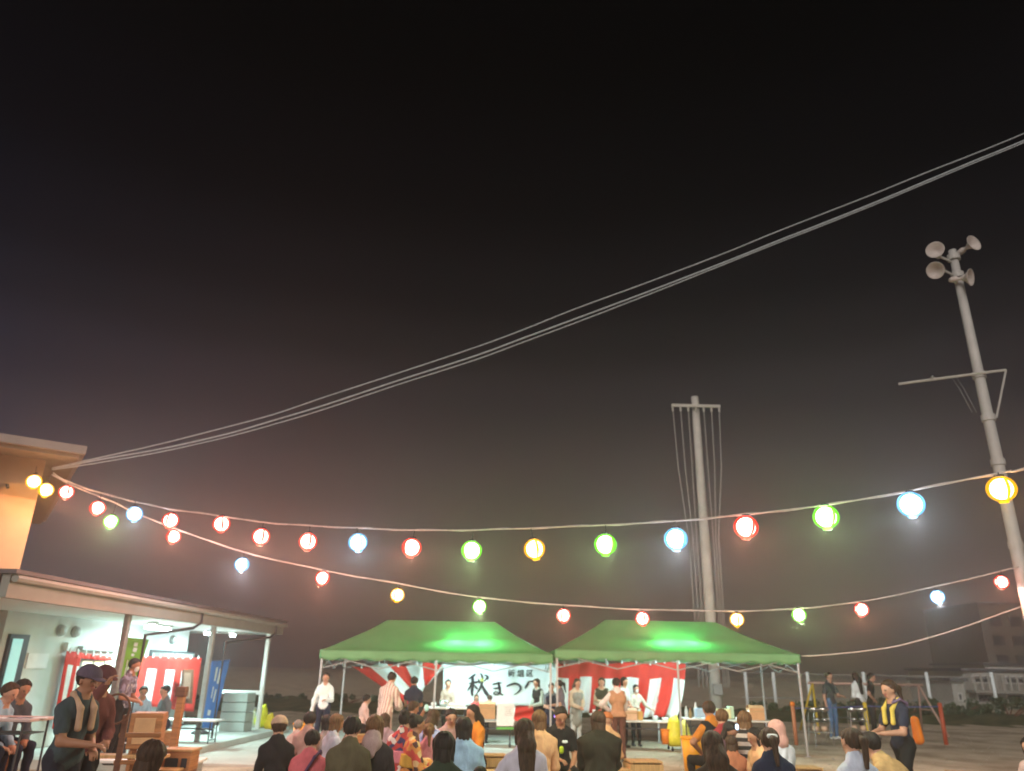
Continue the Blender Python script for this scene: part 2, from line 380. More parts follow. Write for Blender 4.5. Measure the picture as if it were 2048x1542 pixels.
_, Q2 = cable('lantern_cable', 'sagging cable of the farther lantern string, tied to the loudspeaker pole', W2, S2, .012)
anchor = Q1[-1]
t = thing('string_post', 'grey steel post off to the right holding the nearer lantern cable', 'post', (anchor.x, anchor.y, 0))
link('post_tube', tube(B(), [(0, 0, -.2), (0, 0, anchor.z + .3)], .06, 12), STEEL, t)
link('post_hook', tube(B(), [(0, 0, anchor.z), (-.1, 0, anchor.z + .02)], .012, 6), STEEL, t)
# plain unlit cable under them at the right, and the service lines overhead
W3 = [(1604, 1312), (1650, 1310), (1720, 1303), (1790, 1293), (1860, 1275), (1930, 1253), (2000, 1228), (2060, 1206), (2150, 1160)]
cable('bare_cable', 'thin unlit cable sagging from the right tent towards the right edge', W3, ((7.3, 19.7), (12.5, 17.0)), .014, False)
SERV = (CORNER, (14, 13.5))
UP = [(104, 936), (200, 915), (320, 888), (450, 855), (550, 828), (650, 794), (800, 745), (950, 695), (1050, 658), (1150, 618), (1300, 563), (1450, 506), (1550, 465), (1650, 426), (1750, 387), (1848, 347), (1948, 308), (2048, 267), (2300, 160)]
MID = [(104, 938), (200, 919), (320, 898), (450, 869), (550, 840), (650, 810), (800, 760), (950, 712), (1050, 675), (1150, 638), (1300, 582), (1450, 524), (1550, 484), (1650, 445), (1750, 405), (1848, 364), (1948, 322), (2048, 281), (2300, 172)]
LOW = [(x, y + (2 if x < 200 else 6 if x < 500 else 8 if x < 1200 else 6 if x < 1400 else 4)) for x, y in MID]
for wire, rr, lab in ((UP, .012, 'uppermost thin service wire crossing the night sky from the cream building'), (MID, .015, 'middle thicker service wire of the three crossing the night sky'), (LOW, .011, 'lowest service wire of the three crossing the night sky')):
    cable('service_wire', lab, wire, SERV, rr, False)

COL = {'red': (1.0, .035, .02), 'yellow': (1.0, .42, .005), 'green': (.16, .85, .02), 'blue': (.14, .52, 1.0)}
LIGHT = {'red': (1.0, .36, .22), 'yellow': (1.0, .60, .16), 'green': (.62, .95, .42), 'blue': (.74, .88, 1.0)}
def shell_mat(c):
    """coloured vinyl shell: glows in its own colour and lets the bulb globe shine through"""
    m = bpy.data.materials.new(c + '_lantern_shell'); m.use_nodes = True; t = m.node_tree; t.nodes.clear()
    o = t.nodes.new('ShaderNodeOutputMaterial'); em = t.nodes.new('ShaderNodeEmission'); tr = t.nodes.new('ShaderNodeBsdfTransparent')
    mix = t.nodes.new('ShaderNodeMixShader'); mix.inputs[0].default_value = .6
    em.inputs[0].default_value = (*COL[c], 1); em.inputs[1].default_value = 1.0
    tr.inputs[0].default_value = (*[.45 + .55 * v for v in LIGHT[c]], 1)
    t.links.new(tr.outputs[0], mix.inputs[1]); t.links.new(em.outputs[0], mix.inputs[2]); t.links.new(mix.outputs[0], o.inputs[0])
    s = bpy.data.materials.new(c + '_lantern_stripe'); s.use_nodes = True; t = s.node_tree; t.nodes.clear()
    o = t.nodes.new('ShaderNodeOutputMaterial'); em = t.nodes.new('ShaderNodeEmission'); em.inputs[0].default_value = (*COL[c], 1); em.inputs[1].default_value = 1.3
    t.links.new(em.outputs[0], o.inputs[0]); return m, s
SHELL = {c: shell_mat(c) for c in COL}
def bulb_mat(c):
    m = bpy.data.materials.new(c + '_bulb_globe'); m.use_nodes = True; t = m.node_tree; t.nodes.clear()
    o = t.nodes.new('ShaderNodeOutputMaterial'); em = t.nodes.new('ShaderNodeEmission'); em.inputs[0].default_value = (*[.45 + .55 * v for v in LIGHT[c]], 1); em.inputs[1].default_value = LANTERN_L
    t.links.new(em.outputs[0], o.inputs[0]); return m
LANTERN_L = 20.0
BULB = {c: bulb_mat(c) for c in COL}
RL = .142
def lantern_proto(c):
    t = thing('paper_lantern', 'x', 'lantern')
    # shell: round body, closed by small caps; eight coloured meridian bands thicken it
    prof = []
    for k in range(13):
        a = -PI / 2 + PI * (k + .0) / 12; prof.append((max(.045, RL * math.cos(a)), RL * .94 * math.sin(a)))
    bm = B(); n = 24; rings = []
    for r, z in prof: rings.append([bm.verts.new((r * math.cos(2 * PI * k / n), r * math.sin(2 * PI * k / n), z)) for k in range(n)])
    for i, (a, b) in enumerate(zip(rings, rings[1:])):
        for k in range(n):
            q = bm.faces.new((a[k], a[(k + 1) % n], b[(k + 1) % n], b[k])); q.material_index = 1 if (i in (0, 11) or (k % 8 == 0)) else 0
    link('shell', bm, list(SHELL[c]), t, True)
    link('bulb_globe', lathe(B(), [(.109 * math.cos(a), .109 * math.sin(a)) for a in [(-PI / 2 + .3) + (PI - .6) * k / 8 for k in range(9)]], 14), BULB[c], t, True)
    link('top_cap', lathe(B(), ((.05, RL * .9), (.05, RL * 1.02), (.02, RL * 1.06)), 12), INK, t)
    link('bottom_ring', lathe(B(), ((.045, -RL * 1.02), (.05, -RL * .92)), 12), SHELL[c][1], t)
    ld = bpy.data.lights.new('bulb_light', 'POINT'); ld.shadow_soft_size = 0.0; ld.energy = 58; ld.color = LIGHT[c]
    lo = bpy.data.objects.new('bulb_light', ld); C.objects.link(lo); lo.parent = t; lo.location = (0, 0, -RL * 1.08)
    link('hanging_cord', tube(B(), [(0, 0, 0), (0, 0, 1)], .006, 5), DARKSTEEL, t)
    return t
PROTO = {}
ORD = ['first', 'second', 'third', 'fourth', 'fifth', 'sixth', 'seventh', 'eighth', 'ninth']
def place_lanterns(lst, line, wire, near):
    cnt = {}; tot = {}
    for _, _, c in lst: tot[c] = tot.get(c, 0) + 1
    for i, (x, y, c) in enumerate(lst):
        p = on_line(x, y, *line) if x > 110 else Pt(x, y, 14.25)
        wx = np.interp(x, [q[0] for q in wire], [q[1] for q in wire]); top = on_line(x, wx, *line) if x > 110 else p + Vector((0, 0, .3))
        if c not in PROTO: PROTO[c] = t = lantern_proto(c)
        else: t = copy_tree(PROTO[c])
        t.location = p; t.rotation_euler = (random.uniform(-.15, .15), random.uniform(-.15, .15), random.uniform(0, PI))
        for ch in t.children:
            if ch.name.startswith('hanging_cord'): ch.scale = (1, 1, max(.16, (top - p).length)) 
        k = cnt.get(c, 0); cnt[c] = k + 1
        which = 'only ' + c + ' one' if tot[c] == 1 else ORD[k] + ' ' + c + ' one from the left'
        if x < 110:      # the two lamps by the wall are weak ones
            for ch in t.children:
                if ch.type == 'LIGHT': ch.data = ch.data.copy(); ch.data.energy = 14; ch.data.color = (1, .45, .06)
        t['label'] = f"lit {c} paper lantern on the {near} string, {which}"
        t['category'] = 'lantern'; t['group'] = f'paper lanterns on the {near} string'
LL1 = [(68, 963, 'yellow'), (133, 984, 'red'), (195, 1016, 'red'), (269, 1028, 'blue'), (341, 1041, 'red'), (443, 1048, 'red'), (522, 1073, 'red'), (616, 1083, 'red'), (716, 1085, 'blue'), (823, 1095, 'red'), (943, 1101, 'green'), (1069, 1098, 'yellow'), (1211, 1089, 'green'), (1352, 1078, 'blue'), (1492, 1054, 'red'), (1652, 1034, 'green'), (1822, 1009, 'blue'), (2003, 978, 'yellow')]
LL2 = [(92, 980, 'yellow'), (222, 1043, 'green'), (347, 1073, 'red'), (484, 1129, 'blue'), (645, 1156, 'red'), (795, 1190, 'yellow'), (959, 1213, 'green'), (1127, 1231, 'red'), (1285, 1237, 'red'), (1474, 1239, 'yellow'), (1598, 1230, 'green'), (1723, 1219, 'red'), (1875, 1194, 'blue'), (2003, 1164, 'red')]
place_lanterns(LL1, S1, W1, 'nearer upper'); place_lanterns(LL2, S2, W2, 'farther lower')

# ------------------------------------------------------------------ haze
def haze():
    m = bpy.data.materials.new('night_haze'); m.use_nodes = True; t = m.node_tree; t.nodes.clear()
    o = t.nodes.new('ShaderNodeOutputMaterial'); v = t.nodes.new('ShaderNodeVolumePrincipled')
    v.inputs['Color'].default_value = (.9, .88, .86, 1); v.inputs['Density'].default_value = .0042; v.inputs['Anisotropy'].default_value = .78
    t.links.new(v.outputs[0], o.inputs['Volume'])
    bm = B(); box(bm, -160, 180, -15, 300, -1.2, 16.5)
    tag(link('haze', bm, m), kind='stuff')
haze()
# ------------------------------------------------------------------ red and white striped ceremonial cloths, banners
REDC = mat('red_cloth', (.62, .035, .025), .8, .08, 3, bump=.15); WHITEC = mat('white_cloth', (.74, .78, .78), .8, .04, 3, bump=.15)
NOBORI_G = mat('green_flag', (.20, .42, .05), .8, .08, 3); NOBORI_B = mat('blue_flag', (.06, .20, .58), .8, .08, 3)
def porch_pt(px, py, off):
    """point on the plane a given distance out from the porch wall, in the porch's own axes"""
    mi = porch_M.inverted(); o = mi @ CAMP; d = mi.to_3x3() @ ray(px, py); return o + d * ((off - o.x) / d.x)
porch_M = Matrix.Translation((-9.55, 10.9, 0)) @ Matrix.Rotation(-ANG, 4, 'Z')

def striped_curtain(t, fn, nu, nv, band, nstripe, phase=0, ties=6):
    def mi(u, v): return 0 if v < band else (int(u * nstripe + phase) % 2)
    o = link('curtain_cloth', grid_cloth(B(), fn, nu, nv, mi=mi), [REDC, WHITEC], t, True)
    m = o.modifiers.new('thick', 'SOLIDIFY'); m.thickness = .004
    for k in range(ties):
        p = fn((k + .5) / ties, 0); link('tie', tube(B(), [p + Vector((0, -.02, -.03)), p + Vector((.01, -.02, .02)), p + Vector((0, -.01, .07))], [.03, .022, .012], 8), WHITEC, t)
    return o
# right tent curtain
YB = 22.45
def fn(u, v):
    px = 1114 + 258 * u - 22 * u * v * v; py = 1326 + (1436 - 1326) * v * (1 - .10 * (1 - u)) + 2 * math.sin(u * 20)
    p = Pt(px, py, YB); p.y += .085 * math.sin(u * 46 + v * 2) * (.3 + v) + .09 * math.sin(u * 9 + 3 * v) * v; return p
t = thing('striped_curtain', 'red and white striped curtain hung at the back of the right green tent', 'curtain', (0, 0, 0), 0, 'red and white striped curtains')
striped_curtain(t, fn, 121, 14, .29, 11, 1, 9)
# twisted curtain in the left tent
def fn(u, v):
    a = (703 + 186 * u, 1332 - 5 * u + 3 * math.sin(u * 14)); b = (a[0] + (118 - 150 * u), a[1] + (82 - 44 * u))
    p = Pt(a[0] + (b[0] - a[0]) * v, a[1] + (b[1] - a[1]) * v, 22.3); p.y += .12 * math.sin(u * 13 + v * 4) + .05 * math.sin(u * 40) * v; return p
t = thing('striped_curtain', 'red and white striped curtain twisted into a diagonal at the left of the festival banner', 'curtain', (0, 0, 0), 0, 'red and white striped curtains')
striped_curtain(t, fn, 90, 14, .0, 5.2, 0, 5)
# cloth skirt below the banner
def fn(u, v):
    p = Pt(1026 + 52 * u - 6 * v, 1408 + 34 * v, 22.42); p.y += .06 * math.sin(v * 9 + u * 3); return p
o = link('red_skirt_cloth', grid_cloth(B(), fn, 16, 12, mi=lambda u, v: 1 if u < .14 or u > .95 else 0), [REDC, WHITEC], None, True)
tag(o, 'crumpled red cloth hanging below the right end of the festival banner', 'cloth'); o.modifiers.new('thick', 'SOLIDIFY').thickness = .004
def fn(u, v):
    p = Pt(1083 + 22 * u, 1408 + 50 * v, 22.42); p.y += .05 * math.sin(v * 7 + u * 5); return p
o = link('red_skirt_cloth', grid_cloth(B(), fn, 10, 10), [REDC], None, True)
tag(o, 'narrow red cloth beside the tent pole between the two green tents', 'cloth'); o.modifiers.new('thick', 'SOLIDIFY').thickness = .004

# the festival banner with its brushed writing
YBN = 22.36
banner = thing('festival_banner', 'long white banner with black brushed festival lettering at the back of the left tent', 'banner')
def bfn(u, v):
    px = 886 + 228 * u; sag = 5 * abs(math.sin(u * PI * 2.0 + .35)) ** 1.5
    p = Pt(px, 1327 + (8 if .02 < u < .98 else 0) * (1 - v) * 0 + sag * (1 - v) + 84 * v * (1 - .0 * u) - 5 * (1 - v) * 0, YBN)
    p.y += .012 * math.sin(u * 30) ; return p
o = link('banner_cloth', grid_cloth(B(), bfn, 80, 12), mat('banner_cloth', (.74, .80, .82), .8, .04, 2, bump=.08), banner, True); o.modifiers.new('thick', 'SOLIDIFY').thickness = .003
def brush(pts, parent, m, sc=8.533, ox=900, oy=1260):
    pts = [(a, b, c * 1.35) for a, b, c in pts]
    """a brush stroke through (x, y, width) points measured on the banner"""
    P = []
    for i in range(len(pts) - 1):
        p0, p1, p2, p3 = pts[max(0, i - 1)], pts[i], pts[i + 1], pts[min(len(pts) - 1, i + 2)]
        for k in range(6):
            t_ = k / 6; P.append(tuple(.5 * (2 * b + (c - a) * t_ + (2 * a - 5 * b + 4 * c - d) * t_ ** 2 + (3 * b - a - 3 * c + d) * t_ ** 3) for a, b, c, d in zip(p0, p1, p2, p3)))
    P.append(pts[-1]); bm = B(); prev = None; yy = YBN - .035
    for i, (x, y_, w_) in enumerate(P):
        a = P[max(0, i - 1)]; b = P[min(len(P) - 1, i + 1)]; dx, dy = b[0] - a[0], b[1] - a[1]; L_ = math.hypot(dx, dy) or 1
        nx, ny = -dy / L_ * w_ / 2, dx / L_ * w_ / 2
        q = [bm.verts.new(Pt(ox + (x + s * nx) / sc, oy + (y_ + s * ny) / sc, yy)) for s in (1, -1)]
        if prev: bm.faces.new((prev[0], prev[1], q[1], q[0]))
        prev = q
    o = link('brush_stroke', bm, m, parent); o.modifiers.new('thick', 'SOLIDIFY').thickness = .004; return o
for st in ([(440, 748, 12), (390, 790, 30), (318, 832, 14)], [(325, 915, 16), (420, 895, 26), (505, 880, 18)], [(382, 800, 34), (388, 930, 38), (375, 1060, 34), (388, 1125, 18)],
           [(375, 915, 26), (335, 985, 24), (292, 1040, 10)], [(405, 935, 14), (450, 985, 26), (470, 1010, 14)],
           [(478, 835, 10), (500, 880, 26), (505, 915, 12)], [(640, 778, 30), (625, 830, 24), (575, 880, 10)], [(590, 765, 14), (645, 800, 24), (640, 850, 18)],
           [(520, 740, 16), (550, 800, 26), (545, 900, 30), (510, 1000, 30), (452, 1095, 10)], [(530, 915, 20), (580, 1010, 38), (625, 1085, 46), (690, 1165, 26), (710, 1185, 8)],
           [(728, 928, 14), (800, 912, 20), (880, 900, 16)], [(735, 1000, 12), (800, 992, 20), (872, 978, 14)], [(822, 885, 20), (842, 980, 34), (850, 1070, 26), (800, 1100, 18), (745, 1085, 14), (770, 1055, 12), (830, 1070, 16), (905, 1112, 18)],
           [(962, 962, 18), (1030, 935, 26), (1110, 915, 28), (1185, 945, 30), (1200, 1010, 26), (1150, 1070, 16), (1092, 1100, 8)],
           [(1345, 880, 24), (1320, 930, 30), (1280, 995, 22)], [(1340, 880, 14), (1400, 875, 24), (1450, 900, 30), (1465, 985, 30), (1440, 1070, 20), (1400, 1110, 8)]):
    brush(st, banner, INK)
bm = B(); c0 = (545, 852)
pts = [Pt(900 + (c0[0] + (44 if k % 2 == 0 else 20) * math.sin(k * PI / 5)) / 8.533, 1260 + (c0[1] - (44 if k % 2 == 0 else 20) * math.cos(k * PI / 5)) / 8.533, YBN - .05) for k in range(10)]
link('leaf_emblem', sheet(bm, pts), mat('yellow_print', (.62, .60, .12), .8, .05, 5), banner)
for i, ch in enumerate('新組区'):
    cu = bpy.data.curves.new('small_character', 'FONT'); cu.body = ch; cu.size = .20; cu.offset = .003; cu.extrude = .002; cu.align_x = 'CENTER'; cu.align_y = 'CENTER'
    o = bpy.data.objects.new('small_character', cu); C.objects.link(o); o.parent = banner; o.location = Pt(900 + (1045 + 157 * i) / 8.533, 1260 + 747 / 8.533, YBN - .04); o.rotation_euler = (PI / 2, 0, 0)
    bpy.context.view_layer.update(); me = bpy.data.meshes.new_from_object(o.evaluated_get(bpy.context.evaluated_depsgraph_get())); mw = o.matrix_local.copy(); bpy.data.objects.remove(o)
    me.materials.clear(); me.materials.append(INK); o = bpy.data.objects.new('small_character', me); C.objects.link(o); o.parent = banner; o.matrix_local = mw
link('top_rope', tube(B(), [Pt(884, 1326, YBN), Pt(1000, 1327, YBN), Pt(1116, 1326, YBN)], .01, 6), STEEL, banner)

# porch curtains
def wall_fn(tlx, tly, trx, try_, blx, bly, brx, bry, off, amp=.03, fr=40):
    def f_(u, v):
        x = (tlx + (trx - tlx) * u) * (1 - v) + (blx + (brx - blx) * u) * v; y = (tly + (try_ - tly) * u) * (1 - v) + (bly + (bry - bly) * u) * v
        p = porch_pt(x, y, off); p.x += amp * math.sin(u * fr) * (.3 + v); return p
    return f_
t = thing('striped_curtain', 'red and white striped curtain drawn aside at the left end of the lit porch', 'curtain', porch_M.to_translation(), -ANG, 'red and white striped curtains')
striped_curtain(t, wall_fn(133, 1302, 163, 1305, 104, 1456, 128, 1470, .14), 24, 12, .17, 3.2, 0, 2)
striped_curtain(t, wall_fn(150, 1305, 222, 1312, 150, 1316, 222, 1322, .13), 24, 3, 1, 1, 0, 5)
t = thing('striped_curtain', 'red and white striped curtain hung over the wide doorway of the lit porch', 'curtain', porch_M.to_translation(), -ANG, 'red and white striped curtains')
striped_curtain(t, wall_fn(284, 1312, 404, 1316, 268, 1408, 386, 1424, .14, .03, 34), 66, 12, .22, 7, 0, 8)
def nobori(label, q, off, m, marks, pole_px):
    t = thing('banner_flag', label, 'flag', porch_M.to_translation(), -ANG)
    o = link('flag_cloth', grid_cloth(B(), wall_fn(*q, off, .02, 7), 10, 24), m, t, True); o.modifiers.new('thick', 'SOLIDIFY').thickness = .003
    a = porch_pt(*pole_px[0], off - .01); b = porch_pt(*pole_px[1], off - .01); b.z = .16
    link('flag_pole_rod', tube(B(), [a + Vector((0, 0, .05)), b], .014, 6), STEEL, t)
    link('flag_base', lathe(B(), ((.2, 0), (.2, .05), (.08, .1)), 14, b), DARKSTEEL, t)
    f_ = wall_fn(*q, off + .008, .02, 7)
    for u0, v0, u1, v1 in marks: link('pale_print', grid_cloth(B(), lambda u, v: f_(u0 + (u1 - u0) * u, v0 + (v1 - v0) * v), 3, 4), WHITEC, t)
nobori('tall green vertical flag with pale print beside the porch post', (249, 1274, 298, 1279, 226, 1398, 258, 1402), 1.7, NOBORI_G, ((.45, .07, .62, .13), (.47, .15, .65, .22), (.45, .25, .6, .29), (.3, .36, .36, .62), (.42, .4, .47, .66), (.55, .42, .6, .55), (.3, .7, .5, .76)), ((247, 1274), (214, 1470)))
nobori('blue vertical flag with faint pale print at the far end of the porch', (424, 1322, 460, 1319, 402, 1456, 424, 1462), 1.6, NOBORI_B, ((.3, .1, .42, .3), (.55, .12, .68, .34), (.3, .38, .4, .55), (.55, .42, .66, .6), (.25, .72, .6, .8), (.3, .84, .7, .88)), ((421, 1318), (400, 1462)))
# wooden notice leaning over the curtain
t = thing('notice_plaque', 'dark brown upright wooden plaque in front of the porch curtain', 'plaque', porch_M.to_translation(), -ANG)
P4 = [porch_pt(x, y, .35) for x, y in ((365, 1338), (386, 1339), (382, 1408), (358, 1406))]
link('plaque_board', sheet(B(), P4, .03, Vector((1, 0, 0))), DARKWOOD, t)
P4 = [porch_pt(x, y, .40) for x, y in ((368, 1345), (382, 1346), (379, 1398), (363, 1397))]
link('plaque_panel', sheet(B(), P4, .01, Vector((1, 0, 0))), mat('aged_panel', (.24, .13, .09), .7, .2, 6), t)
link('plaque_leg', tube(B(), [porch_pt(362, 1406, .37), Vector((.37, porch_pt(362, 1406, .37).y, .16))], .02, 6), DARKWOOD, t)

# ------------------------------------------------------------------ the two green tents
YF, YK = 19.6, 22.6
def canopy_mat():
    m = bpy.data.materials.new('green_canopy'); m.use_nodes = True; t = m.node_tree; b = t.nodes['Principled BSDF']
    o = t.nodes['Material Output']; tr = t.nodes.new('ShaderNodeBsdfTranslucent'); mix = t.nodes.new('ShaderNodeMixShader'); mix.inputs[0].default_value = .32
    n = t.nodes.new('ShaderNodeTexNoise'); n.inputs['Scale'].default_value = 1.6; n.inputs['Detail'].default_value = 5; c = t.nodes.new('ShaderNodeTexCoord'); t.links.new(c.outputs['Object'], n.inputs['Vector'])
    r = t.nodes.new('ShaderNodeValToRGB'); r.color_ramp.elements[0].position = .3; r.color_ramp.elements[0].color = (.12, .22, .105, 1); r.color_ramp.elements[1].position = .75; r.color_ramp.elements[1].color = (.175, .285, .145, 1)
    t.links.new(n.outputs[0], r.inputs[0]); t.links.new(r.outputs[0], b.inputs['Base Color']); b.inputs['Roughness'].default_value = .6
    tr.inputs[0].default_value = (.05, .48, .075, 1)
    bp = t.nodes.new('ShaderNodeBump'); bp.inputs['Strength'].default_value = .35; bp.inputs['Distance'].default_value = .10; t.links.new(n.outputs[0], bp.inputs['Height']); t.links.new(bp.outputs[0], b.inputs['Normal'])
    t.links.new(b.outputs[0], mix.inputs[1]); t.links.new(tr.outputs[0], mix.inputs[2]); t.links.new(mix.outputs[0], o.inputs[0]); return m
CANOPY = canopy_mat()
VALANCE = mat('green_valance', (.12, .29, .13), .7, .1, 3)
def tent(label, pxa, pxb, r0, r1, lamp_px):
    xa = Pt(pxa, 1310, YF).x + .02; xb = Pt(pxb, 1310, YF).x - .02
    YM = (YF + YK) / 2; ze = Pt((pxa + pxb) / 2, 1304, YF).z; zr = Pt((r0 + r1) / 2, 1242, YM).z
    ra = Pt(r0, 1243, YM).x; rb = Pt(r1, 1243, YM).x
    t = thing('canopy_tent', label, 'tent', ((xa + xb) / 2, YM, 0), 0, 'pop up canopy tents'); ox = (xa + xb) / 2; oy = YM
    def hz(s): return ze + (zr - ze) * (s ** 1.22)
    ep = [(xa, YF), (xb, YF), (xb, YK), (xa, YK)]; rp = [(ra, YM), (rb, YM)]
    for (e0, e1, q0, q1) in ((ep[0], ep[1], rp[0], rp[1]), (ep[1], ep[2], rp[1], rp[1]), (ep[2], ep[3], rp[1], rp[0]), (ep[3], ep[0], rp[0], rp[0])):
        def f_(u, v, e0=e0, e1=e1, q0=q0, q1=q1):
            ax, ay = e0[0] + (e1[0] - e0[0]) * u, e0[1] + (e1[1] - e0[1]) * u; bx, by = q0[0] + (q1[0] - q0[0]) * u, q0[1] + (q1[1] - q0[1]) * u
            k = 1.0
            return Vector((ax + (bx - ax) * v - ox, ay + (by - ay) * v - oy, hz(v) - .06 * math.sin(PI * v) * math.sin(PI * u) + .022 * math.sin(u * 21 + v * 5) * math.sin(PI * v)))
        link('canopy_panel', grid_cloth(B(), f_, 28, 10), CANOPY, t, True)
    for (e0, e1) in zip(ep, ep[1:] + ep[:1]):
        def f_(u, v, e0=e0, e1=e1):
            sc_ = .5 - .5 * math.cos(u * 2 * PI * 10)
            return Vector((e0[0] + (e1[0] - e0[0]) * u - ox, e0[1] + (e1[1] - e0[1]) * u - oy, ze - v * (.19 + .05 * sc_)))
        o = link('valance', grid_cloth(B(), f_, 80, 3), VALANCE, t, True); o.modifiers.new('thick', 'SOLIDIFY').thickness = .004
    frame = mat('tent_frame', (.42, .42, .43), .45, .1, 12, metal=.3)
    for x in (xa + .06, (xa + xb) / 2, xb - .06):
        for y in (YF + .06, YK - .06):
            lg = link('leg', box(B(), x - .022 - ox, x + .022 - ox, y - .022 - oy, y + .022 - oy, .02, ze - .02), frame, t, bevel=.004)
            link('foot_plate', box(B(), x - .06 - ox, x + .06 - ox, y - .06 - oy, y + .06 - oy, .002, .02), frame, lg)
    n = 4
    for y in (YF + .07, YK - .07):
        for k in range(n):
            x0 = xa + .06 + (xb - xa - .12) * k / n; x1 = xa + .06 + (xb - xa - .12) * (k + 1) / n
            for za, zb in ((ze - .08, ze - .42), (ze - .42, ze - .08)):
                link('truss_bar', tube(B(), [(x0 - ox, y - oy, za), (x1 - ox, y - oy + .0, zb)], .013, 5), frame, t)
    for x in (xa + .07, xb - .07):
        for za, zb in ((ze - .08, ze - .42), (ze - .42, ze - .08)): link('truss_bar', tube(B(), [(x - ox, YF + .07 - oy, za), (x - ox, YM - oy, zb), (x - ox, YK - .07 - oy, za)], .013, 5), frame, t)
    for rx in (ra, rb): link('ridge_mast', tube(B(), [(rx - ox, 0, ze - .3), (rx - ox, 0, zr - .03)], .02, 6), frame, t)
    link('ridge_bar', tube(B(), [(ra - ox, 0, zr - .06), (rb - ox, 0, zr - .06)], .018, 6), frame, t)
    # work lamp hung under the front slope
    lp = Pt(lamp_px, 1272, YF + .85); w_ = .55
    lm = thing('work_lamp', 'bright tube work lamp hung under the canopy of the ' + ('left' if 'left' in label else 'right') + ' green tent', 'lamp', (lp.x, YF + .85, lp.z - .26))
    link('lamp_tube', tube(B(), [(-w_, 0, 0), (w_, 0, 0)], .025, 8), mat('tent_tube', (.9, .95, .95), .4, 0, emit=(.85, 1.0, .85), es=30), lm)
    link('lamp_body', box(B(), -w_ - .05, w_ + .05, -.03, .03, -.08, -.035), WHITE, lm)
    for s in (-1, 1): link('lamp_hook', tube(B(), [(s * w_ * .8, 0, -.03), (s * w_ * .8, 0, .13)], .006, 5), STEEL, lm)
    for s in (-.35, .35):
        ld = bpy.data.lights.new('lamp_light', 'POINT'); ld.shadow_soft_size = .05; ld.energy = 72; ld.color = (.66, .95, 1.0)
        lo = bpy.data.objects.new('lamp_light', ld); C.objects.link(lo); lo.parent = lm; lo.location = (s, 0, -.14)
    return t
tent('left green pop up tent with the festival banner underneath', 637, 1108, 775, 990, 940)
tent('right green pop up tent with the striped curtain underneath', 1108, 1602, 1210, 1430, 1352)
